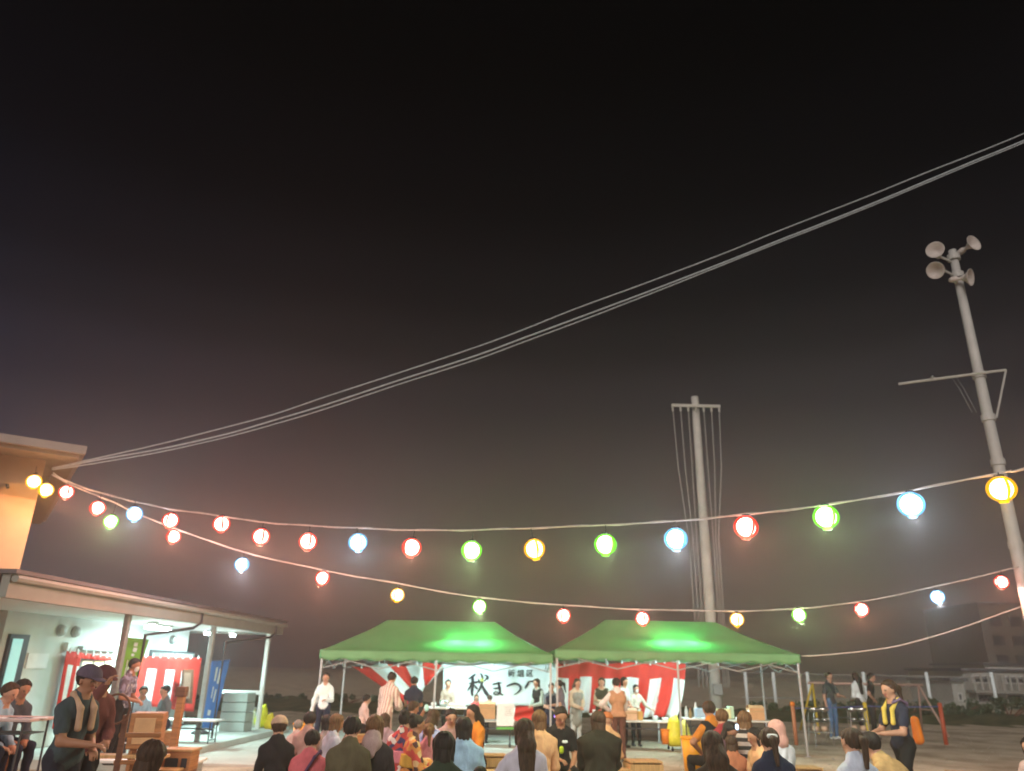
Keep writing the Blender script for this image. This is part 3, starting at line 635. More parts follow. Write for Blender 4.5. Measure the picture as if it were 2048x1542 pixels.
# ------------------------------------------------------------------ people: one smooth skin grown over a posed set of tapered limbs
def V(*a): return np.array(a, float)
def prim(a, b, ra, rb, lab, k=.02, sq=None): return (np.asarray(a, float), np.asarray(b, float), ra, rb, lab, k, sq)
def sdf_mesh(prims, vox, planes=()):
    lo = np.min([np.minimum(p[0], p[1]) - max(p[2], p[3]) for p in prims], 0) - 2.5 * vox
    hi = np.max([np.maximum(p[0], p[1]) + max(p[2], p[3]) for p in prims], 0) + 2.5 * vox
    n = np.ceil((hi - lo) / vox).astype(int) + 1
    ax = [lo[i] + vox * np.arange(n[i]) for i in range(3)]
    Fd = np.full(n, .5, np.float32); best = np.full(n, 9., np.float32); lab = np.zeros(n, np.int8)
    for a, b, ra, rb, l, k, sq in prims:
        R = max(ra, rb) + 3 * vox + k
        i0 = np.maximum(0, np.floor((np.minimum(a, b) - R - lo) / vox).astype(int)); i1 = np.minimum(n, np.ceil((np.maximum(a, b) + R - lo) / vox).astype(int) + 1)
        s = tuple(slice(i0[j], i1[j]) for j in range(3))
        X, Y, Z = np.meshgrid(ax[0][s[0]], ax[1][s[1]], ax[2][s[2]], indexing='ij')
        P = np.stack([X - a[0], Y - a[1], Z - a[2]], -1); ba = b - a
        if sq is not None:
            nn, q = sq; P = P + nn * ((P @ nn) * (1 / q - 1))[..., None]; ba = ba + nn * ((ba @ nn) * (1 / q - 1))
        t = np.clip((P @ ba) / max(ba @ ba, 1e-9), 0, 1)
        d = np.sqrt(((P - t[..., None] * ba) ** 2).sum(-1)) - (ra + t * (rb - ra))
        f = Fd[s]; h = np.maximum(k - np.abs(f - d), 0) / k
        Fd[s] = np.minimum(f, d) - h * h * k * .25
        bb = best[s]; m = d < bb; best[s] = np.where(m, d, bb); ll = lab[s]; lab[s] = np.where(m, l, ll)
    if planes:
        X, Y, Z = np.meshgrid(*ax, indexing='ij')
        for p0, nn in planes:
            g = -((X - p0[0]) * nn[0] + (Y - p0[1]) * nn[1] + (Z - p0[2]) * nn[2]); Fd = np.maximum(Fd, g)
    ins = Fd < 0
    corners = [ins[dx:n[0] - 1 + dx, dy:n[1] - 1 + dy, dz:n[2] - 1 + dz] for dx in (0, 1) for dy in (0, 1) for dz in (0, 1)]
    cnt = sum(c.astype(np.int8) for c in corners)
    act = (cnt > 0) & (cnt < 8); idx = np.argwhere(act)
    if len(idx) == 0: return None
    vid = np.full(act.shape, -1, np.int32); vid[act] = np.arange(len(idx))
    acc = np.zeros((len(idx), 3)); num = np.zeros(len(idx))
    offs = [V(dx, dy, dz).astype(int) for dx in (0, 1) for dy in (0, 1) for dz in (0, 1)]
    vals = [Fd[idx[:, 0] + o[0], idx[:, 1] + o[1], idx[:, 2] + o[2]] for o in offs]
    for i in range(8):
        for j in range(i + 1, 8):
            if np.abs(offs[i] - offs[j]).sum() != 1: continue
            a, b = vals[i], vals[j]; m = (a < 0) != (b < 0); t = np.where(m, a / np.where(m, a - b, 1), 0)
            acc += np.where(m[:, None], offs[i] + t[:, None] * (offs[j] - offs[i]), 0); num += m
    verts = lo + (idx + acc / num[:, None]) * vox
    quads = []; labs = []
    for d in range(3):
        e1, e2 = (d + 1) % 3, (d + 2) % 3
        s0 = [slice(1, -1)] * 3; s0[d] = slice(0, -1); s1 = list(s0); s1[d] = slice(1, None)
        sgn0 = ins[tuple(s0)]; sgn1 = ins[tuple(s1)]
        for flip in (0, 1):
            ed = np.argwhere((sgn0 & ~sgn1) if not flip else (~sgn0 & sgn1))
            if len(ed) == 0: continue
            st = np.array([1, 1, 1]); st[d] = 0; ed = ed + st
            u1 = np.zeros(3, int); u1[e1] = 1; u2 = np.zeros(3, int); u2[e2] = 1
            q = [vid[tuple((ed - o).T)] for o in (u1 + u2, u2, 0 * u1, u1)]
            q = np.stack(q, 1)
            if flip: q = q[:, ::-1]
            quads.append(q); labs.append(lab[tuple(ed.T)])
    return verts, np.concatenate(quads), np.concatenate(labs)
def sdf_obj(name, prims, vox, mats, planes=(), parent=None, strands=None, folds=None):
    r = sdf_mesh(prims, vox, planes)
    if r is None: return None
    v, q, l = r
    if strands is not None:      # clumps of hair: ridges that run down from the crown
        c, r_ = strands; d = v - c; a = np.arctan2(d[:, 0], d[:, 1]); n_ = d / np.maximum(np.linalg.norm(d, axis=1), .03)[:, None]
        am = .0032 * np.sin(a * 11 + 2.0 * np.sin(d[:, 2] * 21 + r_)) + .0026 * np.sin(a * 17 + r_ * 3 + 14 * d[:, 2]) + .004 * np.sin(a * 3 + r_ * 5 + 9 * d[:, 2])
        v = v + n_ * am[:, None]
    if folds is not None:        # creases in the clothes
        m = np.zeros(len(v), bool)
        for lab_ in (1, 2): m[q[l == lab_].ravel()] = True
        s_ = folds; w_ = np.sin(v[:, 2] * 38 + 3 * np.sin(v[:, 0] * 17 + s_) + 2 * np.sin(v[:, 1] * 15 + s_ * 2)) * .0045 + np.sin(v[:, 0] * 55 + v[:, 2] * 23 + s_ * 3) * .0028
        cx = np.zeros_like(v); cx[:, :2] = v[:, :2] / np.maximum(np.linalg.norm(v[:, :2], axis=1), .04)[:, None]
        v = v + cx * (w_ * m)[:, None]
    me = bpy.data.meshes.new(name)
    me.vertices.add(len(v)); me.vertices.foreach_set('co', v.astype(np.float32).ravel())
    me.loops.add(len(q) * 4); me.loops.foreach_set('vertex_index', q.astype(np.int32).ravel())
    me.polygons.add(len(q)); me.polygons.foreach_set('loop_start', np.arange(0, len(q) * 4, 4, dtype=np.int32))
    me.polygons.foreach_set('loop_total', np.full(len(q), 4, np.int32))
    for m in mats: me.materials.append(m)
    me.polygons.foreach_set('material_index', l.astype(np.int32)); me.polygons.foreach_set('use_smooth', np.ones(len(q), bool))
    me.update(calc_edges=True)
    o = bpy.data.objects.new(name, me); C.objects.link(o)
    if parent is not None: o.parent = parent
    return o

SKIN = mat('skin', (.46, .25, .17), .55, .08, 9)
SKIN2 = mat('tanned_skin', (.36, .17, .10), .55, .08, 9)
EYE = mat('dark_eye', (.10, .06, .045), .4, .1, 9); LIP = mat('lips', (.36, .12, .10), .5, .1, 9)
SHOE = mat('dark_shoe', (.03, .03, .03), .6, .1, 9); SHOEW = mat('white_shoe', (.6, .6, .58), .6, .1, 9)
def hairmat(name, c): return mat(name, c, .62, .45, 8, stretch=(7, 7, 1.2), bump=.35, spec=.2)
BLACKH = hairmat('black_hair', (.018, .014, .013)); BROWNH = hairmat('dark_brown_hair', (.05, .028, .017)); TAWNYH = hairmat('brown_hair', (.13, .065, .03)); GREYH = hairmat('grey_hair', (.2, .18, .16))
def cl(name, *c, var=.16): return mat(name + '_cloth', c, .85, var, 9, bump=.9, spec=.1, stretch=(1.6, 1.6, .6))

def ik(S, T, l1, l2, pole):
    d = T - S; L = np.linalg.norm(d); L2 = min(L, (l1 + l2) * .985); d = d / max(L, 1e-6)
    a = (l1 * l1 - l2 * l2 + L2 * L2) / (2 * L2); h = math.sqrt(max(l1 * l1 - a * a, 0))
    p = pole - d * (pole @ d); p = p / np.linalg.norm(p)
    return S + d * a + p * h, S + d * L2
NPERS = 0
def person(label, px, py, y, face=180, pose='sit', top=None, sleeve='short', bottom=None, legs='pants', hair='short', hc=BLACKH, skin=SKIN,
           lean=.12, hyaw=0, hpitch=.15, htilt=0, arms=('lap', 'lap'), extras=(), shoe=SHOE, scale=None, width=1.0, seat=True, group=None, stride=0, z0=0.0):
    """px, py: crown of the head in the photograph; y: distance from the camera; face: 0 looks at the camera, 180 away"""
    if pose == 'sit' and y < 10 and py > 1400: y *= 1.09
    top = top or cl('grey', .2, .2, .2); bottom = bottom or cl('black', .02, .02, .022)
    rz = math.radians(face)
    X = V(1, 0, 0); u = V(0, -math.sin(lean), math.cos(lean)); f = V(0, -math.cos(lean), -math.sin(lean))
    P = V(0, 0, .93) if pose == 'stand' else V(0, 0, .555)
    if pose == 'kneel': P = V(0, 0, .38)
    nb = P + u * .52
    hp = lean * .4 + hpitch; hu = V(0, -math.sin(hp), math.cos(hp)); hf = V(0, -math.cos(hp), -math.sin(hp)); hx = X
    yw = math.radians(hyaw); hf, hx = hf * math.cos(yw) + hx * math.sin(yw), hx * math.cos(yw) - hf * math.sin(yw)
    ti = math.radians(htilt); hu, hx = hu * math.cos(ti) + hx * math.sin(ti), hx * math.cos(ti) - hu * math.sin(ti)
    hcn = nb + hu * .128 + f * .018
    ztop = (hcn + hu * .105)[2]; sleeve_r = .014
    want = Pt(px, py, y)
    if scale is None: scale = min(1.25, max(.6, (want.z - z0) / ztop))
    y_near = y
    vox = (.0105 if y_near < 9 else .0125 if y_near < 13 else .0155 if y_near < 18 else .018)
    W_ = width * .86
    pr = []
    A = lambda *a, **k: pr.append(prim(*a, **k))
    fq = (f, .78)
    rob = legs == 'robe'
    BT = 1 if rob else 2
    A(P - X * .07 * W_, P + X * .07 * W_, .118, .118, BT, sq=fq)
    A(P + u * .06, P + u * .24, .148 * W_, .138 * W_, 1, sq=(f, .74))
    A(P + u * .01 - X * .05, P + u * .01 + X * .05, .132 * W_, .132 * W_, 1, sq=(f, .84))
    A(P + u * .33 - X * .07, P + u * .33 + X * .07, .128 * W_, .128 * W_, 1, sq=(f, .80))
    A(P + u * .405 - X * .115 * W_, P + u * .405 + X * .115 * W_, .072, .072, 1, k=.05, sq=(f, .9))
    for s in (-1, 1): A(P + u * .405 + X * s * .135 * W_, nb - u * .01 + X * s * .02, .062, .056, 1, k=.05, sq=(f, .9))
    A(P + u * .42, nb - u * .01, .10, .064, 1, k=.05, sq=(f, .8))
    A(P + u * .48, hcn - hu * .05, .060, .054, 0)
    A(nb - u * .045 - f * .012, nb - u * .012 - f * .012, .085 * min(1, W_), .066, 1, k=.03)
    # head
    A(hcn + hu * .02 - hf * .022, hcn + hu * .012 + hf * .012, .082, .080, 0, sq=(hx, .93))
    A(hcn - hu * .03 + hf * .022, hcn - hu * .065 + hf * .042, .062, .038, 0, sq=(hx, .95))
    A(hcn + hf * .085 - hu * .0, hcn + hf * .102 - hu * .028, .009, .014, 0, k=.012)
    for s in (-1, 1):
        A(hcn + hx * s * .078 - hu * .0, hcn + hx * s * .082 - hu * .03, .02, .014, 0, k=.008, sq=(hx, .5))
        A(hcn + hf * .084 + hx * s * .027 + hu * .004, hcn + hf * .081 + hx * s * .036 + hu * .004, .0066, .006, 3, k=.003)
        if vox < .012: A(hcn + hf * .0885 + hx * s * .022 + hu * .024, hcn + hf * .079 + hx * s * .043 + hu * .024, .0045, .0035, 3, k=.003)
    A(hcn + hf * .083 - hx * .016 - hu * .052, hcn + hf * .083 + hx * .016 - hu * .052, .008, .008, 4, k=.004)
    # arms
    hands = []
    for s, am in ((-1, arms[0]), (1, arms[1])):
        S = P + u * .408 + X * s * .168 * W_
        pole = V(s * .5, .5, -.6)
        T = {'lap': P + f * .30 + X * s * .10 + u * .04, 'down': P + X * s * .26 + f * .04 - u * .12, 'hip': P + X * s * .17 + u * .10 + f * .10,
             'front': P + f * .34 + X * s * .08 + u * .16, 'reach': P + f * .5 + X * s * .14 + u * .2, 'mouth': P + f * .24 + X * s * .05 + u * .50,
             'cross': P + f * .22 - X * s * .09 + u * .22, 'knee': P + f * .36 + X * s * .12 - V(0, 0, .0), 'back': P + X * s * .24 - f * .16 - u * .04,
             'up': P + f * .30 + X * s * .16 + u * .62, 'side': P + X * s * .42 + u * .12 + f * .2, 'waist': P + f * .26 + X * s * .04 + u * .1, 'face': P + f * .16 + X * s * .1 + u * .6}[am]
        if am == 'hip': pole = V(s * 1, .35, -.1)
        if am in ('mouth', 'up', 'face'): pole = V(s * .5, -.1, -.8)
        E, Wr = ik(S, T, .28, .25, pole)
        A(S, E, .048, .040, 0 if sleeve != 'long' else 1); A(E, Wr, .042, .028, 0 if sleeve != 'long' else 1)
        if sleeve in ('short', 'wide'): A(S, S + (E - S) * (.62 if sleeve == 'short' else 1.0), .060, .062 if sleeve == 'short' else .085, 1)
        if sleeve == 'long': A(S, E, .058, .054, 1); A(E, E + (Wr - E) * .9, .055, .044, 1)
        if sleeve == 'robe': A(S, E, .066, .075, 1); A(E, E + (Wr - E) * .7, .07, .10, 1, sq=None)
        d = (Wr - E) / np.linalg.norm(Wr - E)
        side = np.cross(d, V(0, 0, 1)); side = side / max(np.linalg.norm(side), .05); nrm = np.cross(side, d); nrm = nrm * (-1 if nrm[2] > 0 else 1)
        if am == 'down': side = -f; nrm = X * -s
        A(Wr, Wr + d * .07, .027, .036, 0, k=.012, sq=(nrm, .5))
        for q, ln in ((-.028, .058), (-.0095, .07), (.0095, .075), (.028, .064)):
            k0 = Wr + d * .085 + side * q; k1 = k0 + (d * .85 + nrm * .45) * ln * .55; k2 = k1 + (d * .4 + nrm * .9) * ln * .45
            A(k0 - d * .02, k1, .0098, .009, 0, k=.003); A(k1, k2, .009, .0078, 0, k=.003)
        ts = side * (1 if (s * side[0] < 0) else -1); b0 = Wr + d * .03 + ts * .026
        b1 = b0 + (d * .6 + ts * .7 + nrm * .3) * .038; A(b0, b1, .013, .0105, 0, k=.004); A(b1, b1 + (d * .9 + nrm * .3) * .028, .0105, .009, 0, k=.003)
        hands.append(Wr + d * .08)
    # legs
    LL = 0 if legs in ('shorts', 'skirt') else 2
    if rob: LL = 1
    for s in (-1, 1):
        hip = P + X * s * .085 + V(0, 0, -.02)
        if pose == 'stand':
            st = stride * s; kn = hip + V(s * .005, -.015 - st * .6, -.42); an = V(hip[0] + s * .015, st * -.9 + (.02 if not stride else .05), .085)
        elif pose == 'sit': kn = hip + V(s * .06, -.41, -.015); an = V(kn[0] + s * .01, kn[1] + .03, .085)
        else: kn = hip + V(s * .07, -.38, -.1); an = V(hip[0] + s * .05, .05, .09)
        A(hip, kn, .088 if LL == 2 else .08, .062 if LL == 2 else .054, 2 if not rob else 1)
        A(kn, an, .060 if LL == 2 else .05, .046 if LL == 2 else .034, LL)
        A(an + V(0, .03, -.04), an + V(0, -.13, -.045), .042, .034, 5, k=.01, sq=(V(0, 0, 1), .9))
    if legs == 'skirt' or rob:
        lb = 1 if rob else 2
        if pose == 'stand': A(P - V(0, 0, .05), V(0, -.01, .30 if rob else .45), .15, .19, lb, sq=(V(0, 1, 0), .8))
        else: A(P - V(0, 0, .02), P + V(0, -.36, -.02), .15, .13, lb, sq=(V(0, 0, 1), .75)); A(P + V(0, -.38, -.05), P + V(0, -.38, -.28), .15, .16, lb, sq=(V(0, 1, 0), .5))
    global NPERS; NPERS += 1
    body = sdf_obj('person', pr, vox, [skin, top, bottom, EYE, LIP, shoe], folds=NPERS * 1.7)
    body['label'] = label; body['category'] = 'person'
    if group: body['group'] = group
    body.location = (want.x, want.y, z0); body.rotation_euler = (0, 0, rz); body.scale = (scale,) * 3
    # put the crown, not the feet, on the measured spot
    off = Matrix.Rotation(rz, 3, 'Z') @ Vector(hcn) * scale; body.location.x -= off.x; body.location.y -= off.y
    hv = vox * .95
    # hair
    if hair not in ('none',):
        hp_ = []
        H_ = lambda *a, **k: hp_.append(prim(*a, **k))
        H_(hcn - hf * .026 + hu * .026, hcn + hf * .008 + hu * .022, .093, .090, 0, sq=(hx, .96))
        cut = [(hcn - hf * .004 - hu * .02, (-hf * .80 + hu * .60))]
        if hair == 'short': pass
        o1 = sdf_obj('hair', hp_, hv, [hc], cut, body, strands=(hcn, NPERS * 1.3))
        ex = []
        E_ = lambda *a, **k: ex.append(prim(*a, **k))
        if hair in ('bob', 'long', 'semi'):
            E_(hcn - hf * .035 + hu * .03, hcn - hf * .045 - hu * .10, .082, .066, 0, sq=(hf, .8))
            for s in (-1, 1): E_(hcn + hx * s * .066 + hu * .04 - hf * .01, hcn + hx * s * .070 - hu * .10 - hf * .005, .030, .022, 0)
        if hair in ('long',):
            bk = nb - f * .075
            E_(hcn - hf * .05 - hu * .02, bk + u * .02, .08, .09, 0, sq=(hf, .8)); E_(bk, bk - u * .30 - f * .02, .09, .06, 0, sq=(f, .5))
        if hair == 'pony':
            q = hcn - hf * .105 + hu * .02; E_(q, q - hf * .045 - hu * .03, .032, .036, 0); E_(q - hf * .045 - hu * .03, q - hf * .05 - hu * .24, .036, .018, 0)
        if hair == 'bun': E_(hcn - hf * .08 + hu * .075, hcn - hf * .085 + hu * .08, .045, .045, 0)
        if ex:
            sdf_obj('hair_length' if hair != 'bun' else 'hair_bun', ex, hv, [hc], (), body, strands=(hcn, NPERS * 1.3))
    for e_ in extras:
        kd = e_[0]; m = e_[1]
        if kd == 'cap':
            q = [prim(hcn - hf * .02 + hu * .03, hcn + hf * .008 + hu * .03, .108, .105, 0, sq=(hx, .95))]
            sdf_obj('cap', q, hv, [m], [(hcn + hu * .028, hu)], body)
            sdf_obj('cap_brim', [prim(hcn + hf * .09 + hu * .035, hcn + hf * .135 + hu * .025, .065, .055, 0, sq=(hu, .16))], hv * .8, [m], (), body)
        elif kd == 'hood':
            sdf_obj('head_scarf', [prim(hcn - hf * .03 + hu * .02, hcn - hf * .03 - hu * .06, .108, .10, 0), prim(hcn - hu * .08, nb + u * .0, .09, .12, 0)], hv, [m], [(hcn + hf * .045, -hf)], body)
        elif kd == 'mask':
            sdf_obj('face_mask', [prim(hcn + hf * .05 - hu * .03, hcn + hf * .05 - hu * .06, .052, .045, 0)], hv * .8, [m], [(hcn + hf * .03, hf)], body)
        elif kd == 'towel':
            q = []
            for s in (-1, 1):
                q += [prim(nb + X * s * .0 - f * .08, nb + X * s * .085 - f * .01 + u * .005, .026, .026, 0), prim(nb + X * s * .085 - f * .01 + u * .005, nb + X * s * .075 + f * .11 - u * .10, .026, .026, 0), prim(nb + X * s * .075 + f * .11 - u * .10, nb + X * s * .07 + f * .135 - u * .26, .026, .03, 0)]
            sdf_obj('neck_towel', q, hv, [m], (), body)
        elif kd == 'scarf':
            sdf_obj('scarf', [prim(nb - u * .02 - f * .05, nb + u * .03 - f * .03, .105, .085, 0), prim(nb - f * .09, nb - f * .11 - u * .12, .09, .05, 0, sq=(f, .5))], hv, [m], (), body)
        elif kd in ('apron', 'vest'):
            q = [prim(P + u * .33 - X * .06, P + u * .33 + X * .06, .142, .142, 0, sq=(f, .82)), prim(P + u * .04, P + u * .22, .168 * W_, .155 * W_, 0, sq=(f, .80)), prim(P - X * .05 - u * .02, P + X * .05 - u * .02, .145, .145, 0, sq=(f, .9))]
            if kd == 'vest': q.append(prim(P + u * .43 - X * .10, P + u * .43 + X * .10, .082, .082, 0))
            if kd == 'apron' and pose == 'stand': q.append(prim(P, P - V(0, 0, .28), .15, .16, 0, sq=(f, .85)))
            pl = [(P + f * .035, f), (P + u * .47, -u)] if kd == 'apron' else [(P + u * .5, -u), (P - u * .04, u)]
            sdf_obj(kd, q, hv, [m], pl, body)
        elif kd == 'strap':
            s = e_[2]
            pts = [nb + X * s * .10 - u * .02 + f * .10, nb + X * s * .12 + u * .01, nb + X * s * .09 - f * .12 - u * .05, P + u * .2 - f * .135 - X * s * .06, P + u * .05 - f * .12 - X * s * .13]
            sdf_obj('bag_strap', [prim(a, b, .017, .017, 0) for a, b in zip(pts, pts[1:])], hv * .7, [m], (), body)
        elif kd == 'clip':
            sdf_obj('hair_clip', [prim(hcn - hf * .115 + hu * .03 - hx * .03, hcn - hf * .115 + hu * .03 + hx * .03, .022, .022, 0)], hv * .7, [m], (), body)
        elif kd == 'hairband':
            sdf_obj('hair_clip', [prim(hcn + hx * e_[2] * .07 + hu * .07, hcn + hx * e_[2] * .085 + hu * .045, .026, .024, 0)], hv * .7, [m], (), body)
        elif kd == 'obi':
            sdf_obj('sash', [prim(P + u * .16, P + u * .26, .155, .152, 0, sq=(f, .80))], hv, [m], [(P + u * .13, u), (P + u * .28, -u)], body)
        elif kd == 'logo':
            sdf_obj('chest_print', [prim(P + u * .33 + f * .103 + X * .03, P + u * .33 + f * .103 + X * .07, .022, .022, 0, sq=(f, .3))], hv * .7, [m], (), body)
    if pose == 'sit' and seat: SEATS.append((P, rz, scale, body))
    body['hands'] = 0; del body['hands']
    return body, hands
SEATS = []
# ------------------------------------------------------------------ furniture and things on the ground
def table(label, pxl, pxr, pyt, h=.70, depth=.6, rz=0, top=TABLETOP, group='folding tables', shelf=True, wheels=False, y=None, legm=None):
    p = G((pxl + pxr) / 2, pyt, h) if y is None else Pt((pxl + pxr) / 2, pyt, y)
    if y is not None: h = p.z
    w_ = abs(Pt(pxr, pyt, p.y).x - Pt(pxl, pyt, p.y).x)
    t = thing('folding_table', label, 'table', (p.x, p.y, 0), rz, group)
    link('table_top', box(B(), -w_ / 2, w_ / 2, -depth / 2, depth / 2, h - .035, h), top, t, bevel=.006)
    legm = legm or DARKSTEEL
    for s in (-1, 1):
        x = s * (w_ / 2 - .12)
        for yy in (-1, 1):
            lg = link('leg', tube(B(), [(x, yy * (depth / 2 - .06), h - .04), (x, yy * (depth / 2 - .05), .06)], .016, 6), legm, t)
            link('caster' if wheels else 'foot_cap', lathe(B(), ((.012, 0), (.03, .01), (.03, .05), (.015, .07)), 8, (x, yy * (depth / 2 - .05), .003)), INK, lg)
        link('cross_rail', tube(B(), [(x, -depth / 2 + .06, .22), (x, depth / 2 - .06, .22)], .012, 6), legm, t)
    if shelf: link('shelf', box(B(), -w_ / 2 + .12, w_ / 2 - .12, -depth / 2 + .12, depth / 2 - .1, h - .2, h - .185), legm, t)
    t['w'] = w_; t['h'] = h; r = (p.x, p.y, h, w_); del t['w']; del t['h']
    return r
TB = table('white counter table under the left green tent beside the striped robe man', 850, 940, 1414, y=20.3, top=WHITE)
TC = table('table below the festival banner carrying a cardboard box', 955, 1030, 1440, y=20.4)
TD = table('folding table with a shelf under the right tent in front of the striped curtain', 1236, 1348, 1441, y=20.6, group='folding tables')
TE = table('drinks table crowded with bottles under the right green tent', 1366, 1432, 1436, y=19.9, top=WHITE)
TF = table('table with a white bag and cardboard box under the right half of the right tent', 1436, 1545, 1440, y=20.1)
TG = table('white serving table in front of the woman with the dark vest', 1180, 1236, 1428, y=20.2, top=WHITE)
TP = table('long table with papers at the left edge in front of the porch', -70, 92, 1434, y=11.2, depth=.7, wheels=True, top=mat('pink_table', (.52, .38, .36), .5, .08, 5))
TQ = table('narrow wheeled table in front of the porch curtain', 300, 440, 1438, y=18.4, depth=.55, wheels=True, top=WHITE)

def carton(label, px, py, y, w_, d_, h_, m=CARD, name='cardboard_box', cat='box', rz=0, flaps=True, group=None):
    """px, py: bottom centre of the box in the photograph"""
    p = Pt(px, py, y); t = thing(name, label, cat, (p.x, p.y, p.z), rz, group)
    link('box_body', box(B(), -w_ / 2, w_ / 2, -d_ / 2, d_ / 2, 0, h_), m, t, bevel=.005)
    if flaps:
        for s in (-1, 1):
            f = link('flap', box(B(), -w_ / 2, w_ / 2, 0, d_ * .45, 0, .006), m, t); f.location = (0, s * d_ / 2, h_ + .001); f.rotation_euler = (math.radians(25), 0, 0 if s < 0 else PI)
        link('tape', box(B(), -w_ / 2 - .001, w_ / 2 + .001, -d_ / 2 - .003, -d_ / 2 - .001, h_ * .7, h_ * .8), mat('brown_tape', (.42, .28, .14), .4, .05, 5), t)
    return t
carton('plain cardboard box on the table below the banner', 974, 1438, 20.3, .40, .3, .34)
carton('cardboard box with a white bag over it on the table right of the drinks', 1512, 1440, 20.1, .36, .3, .27)
carton('pale brown carton on the table in front of the woman in the cream sweater', 1262, 1440, 20.5, .28, .25, .22, mat('pale_carton', (.62, .40, .26), .8, .1, 6))
carton('small tan box with an orange end next to the pale brown carton', 1280, 1440, 20.5, .12, .2, .2, mat('tan_carton', (.55, .33, .1), .8, .1, 6), flaps=False)
# white bag draped over the box
def rnd(prims, vox, m, name, label, cat, loc, rz=0, parent=None):
    o = sdf_obj(name, prims, vox, [m], (), parent)
    if parent is None: o.location = loc; o.rotation_euler = (0, 0, rz); tag(o, label, cat)
    return o
p = Pt(1500, 1428, 20.05)
rnd([prim((-.16, 0, 0), (.16, 0, .06), .055, .05, 0, .05), prim((-.19, 0, 0), (-.16, -.03, -.14), .07, .08, 0, .05), prim((0, -.02, .05), (.18, .02, .05), .05, .04, 0, .05)], .02, mat('white_bag', (.72, .76, .76), .5, .06, 5, bump=.3), 'plastic_bag', 'crumpled white plastic bag slumped over the cardboard box', 'bag', p)
# poster sheet hanging from the table
P4 = [Pt(x, y_, 20.05) for x, y_ in ((994, 1408), (1029, 1408), (1027, 1452), (993, 1452))]
t = thing('menu_poster', 'white paper menu sheet hanging in front of the table below the banner', 'poster', (0, 0, 0))
link('poster_sheet', sheet(B(), P4, .004), PAPER, t)
for k in range(5):
    a = Pt(1010, 1414 + k * 4, 20.04); b_ = Pt(1026, 1414 + k * 4, 20.04); link('printed_line', box(B(), a.x, b_.x - .02 * (k % 3), 20.036, 20.04, a.z - .008, a.z), mat('grey_print', (.35, .38, .38), .8, .05, 5), t)
P4 = [Pt(x, y_, 20.06) for x, y_ in ((993, 1454), (1027, 1454), (1027, 1459), (993, 1459))]
link('green_edge', sheet(B(), P4, .004), mat('green_print', (.12, .4, .08), .8, .05, 5), t)

# bottles, cups, stacks on the tables
def bottle(label, px, y, z, m, h_=.24, r=.04, cap=WHITE, group='bottles and cups on the drinks table'):
    x = Pt(px, 1430, y).x; t = thing('bottle', label, 'bottle', (x, y, z), 0, group)
    link('bottle_body', lathe(B(), ((r * .9, 0), (r, .01), (r, h_ * .6), (r * .45, h_ * .82), (r * .4, h_ * .92)), 12), m, t, True)
    link('bottle_cap', lathe(B(), ((r * .45, h_ * .92), (r * .45, h_)), 10), cap, t)
def cup(label, px, y, z, m, h_=.1, r=.035, group=None, cat='cup', name='paper_cup'):
    x = Pt(px, 1430, y).x; t = link(name, lathe(B(), ((r * .75, 0), (r, h_), (r * .92, h_), (r * .68, .008)), 12), m, None, True)
    t.location = (x, y, z); tag(t, label, cat, group)
CLEAR = mat('clear_bottle', (.55, .62, .64), .2, .1, 4); BLUEB = mat('blue_bottle', (.25, .45, .75), .3, .1, 4); TEA = mat('tea_bottle', (.25, .16, .05), .3, .1, 4); REDB = mat('red_can', (.55, .05, .04), .4, .1, 4)
zt = TE[2] + .001
bottle('tall clear bottle at the left end of the drinks table', 1373, 19.9, zt, CLEAR, .26)
bottle('bottle with a red cap second from the left on the drinks table', 1381, 19.8, zt, TEA, .22, cap=REDB)
bottle('tallest white bottle near the middle of the drinks table', 1392, 19.95, zt, WHITE, .34, .045)
carton('light blue water crate in the middle of the drinks table', 1402, 1434, 19.7, .24, .22, .19, mat('blue_crate', (.35, .55, .75), .4, .08, 4), 'water_crate', 'crate', flaps=False)
bottle('clear bottle right of the light blue crate', 1413, 19.85, zt, CLEAR, .30)
cup('stack of white paper cups at the right end of the drinks table', 1422, 19.8, zt, WHITE, .22, .045)
bottle('blue bottle beside the stack of paper cups', 1428, 19.95, zt, BLUEB, .25)
zt = TF[2] + .001
carton('yellowish carton at the left end of the right hand table', 1448, 1437, 20.3, .30, .25, .22, mat('yellow_carton', (.6, .55, .3), .8, .08, 5), 'carton', 'box', flaps=False)
carton('green and white carton behind the yellowish carton', 1462, 1437, 20.35, .12, .2, .28, mat('green_carton', (.45, .6, .45), .8, .08, 5), 'carton', 'box', flaps=False)
cup('white tray stack between the two cartons and the cardboard box', 1480, 20.0, zt, WHITE, .06, .13, cat='tray', name='tray_stack')
zt = TB[2] + .001
cup('white bowl stack on the counter of the left tent', 866, 20.2, zt, WHITE, .10, .07, cat='bowl', name='bowl_stack')
cup('silver pot on the counter of the left tent', 886, 20.3, zt, CHROME, .15, .12, cat='pot', name='cooking_pot')
carton('flat white tray in front of the beige jacketed vendor', 915, 1413, 20.2, .4, .3, .06, WHITE, 'serving_tray', 'tray', flaps=False)
zt = TD[2] + .001
cup('white bowl at the right end of the shelf table', 1330, 20.5, zt, WHITE, .08, .09, cat='bowl', name='white_bowl')
cup('stack of clear tubs near the middle of the shelf table', 1310, 20.5, zt, CLEAR, .12, .07, cat='tub', name='plastic_tub')
for i, px in enumerate((1188, 1200, 1222)):
    cup(('left', 'middle', 'right')[i] + ' paper cup on the white serving table', px, 20.1, TG[2] + .001, (WHITE, REDB, CLEAR)[i], .1, .04)
zt = TP[2] + .001
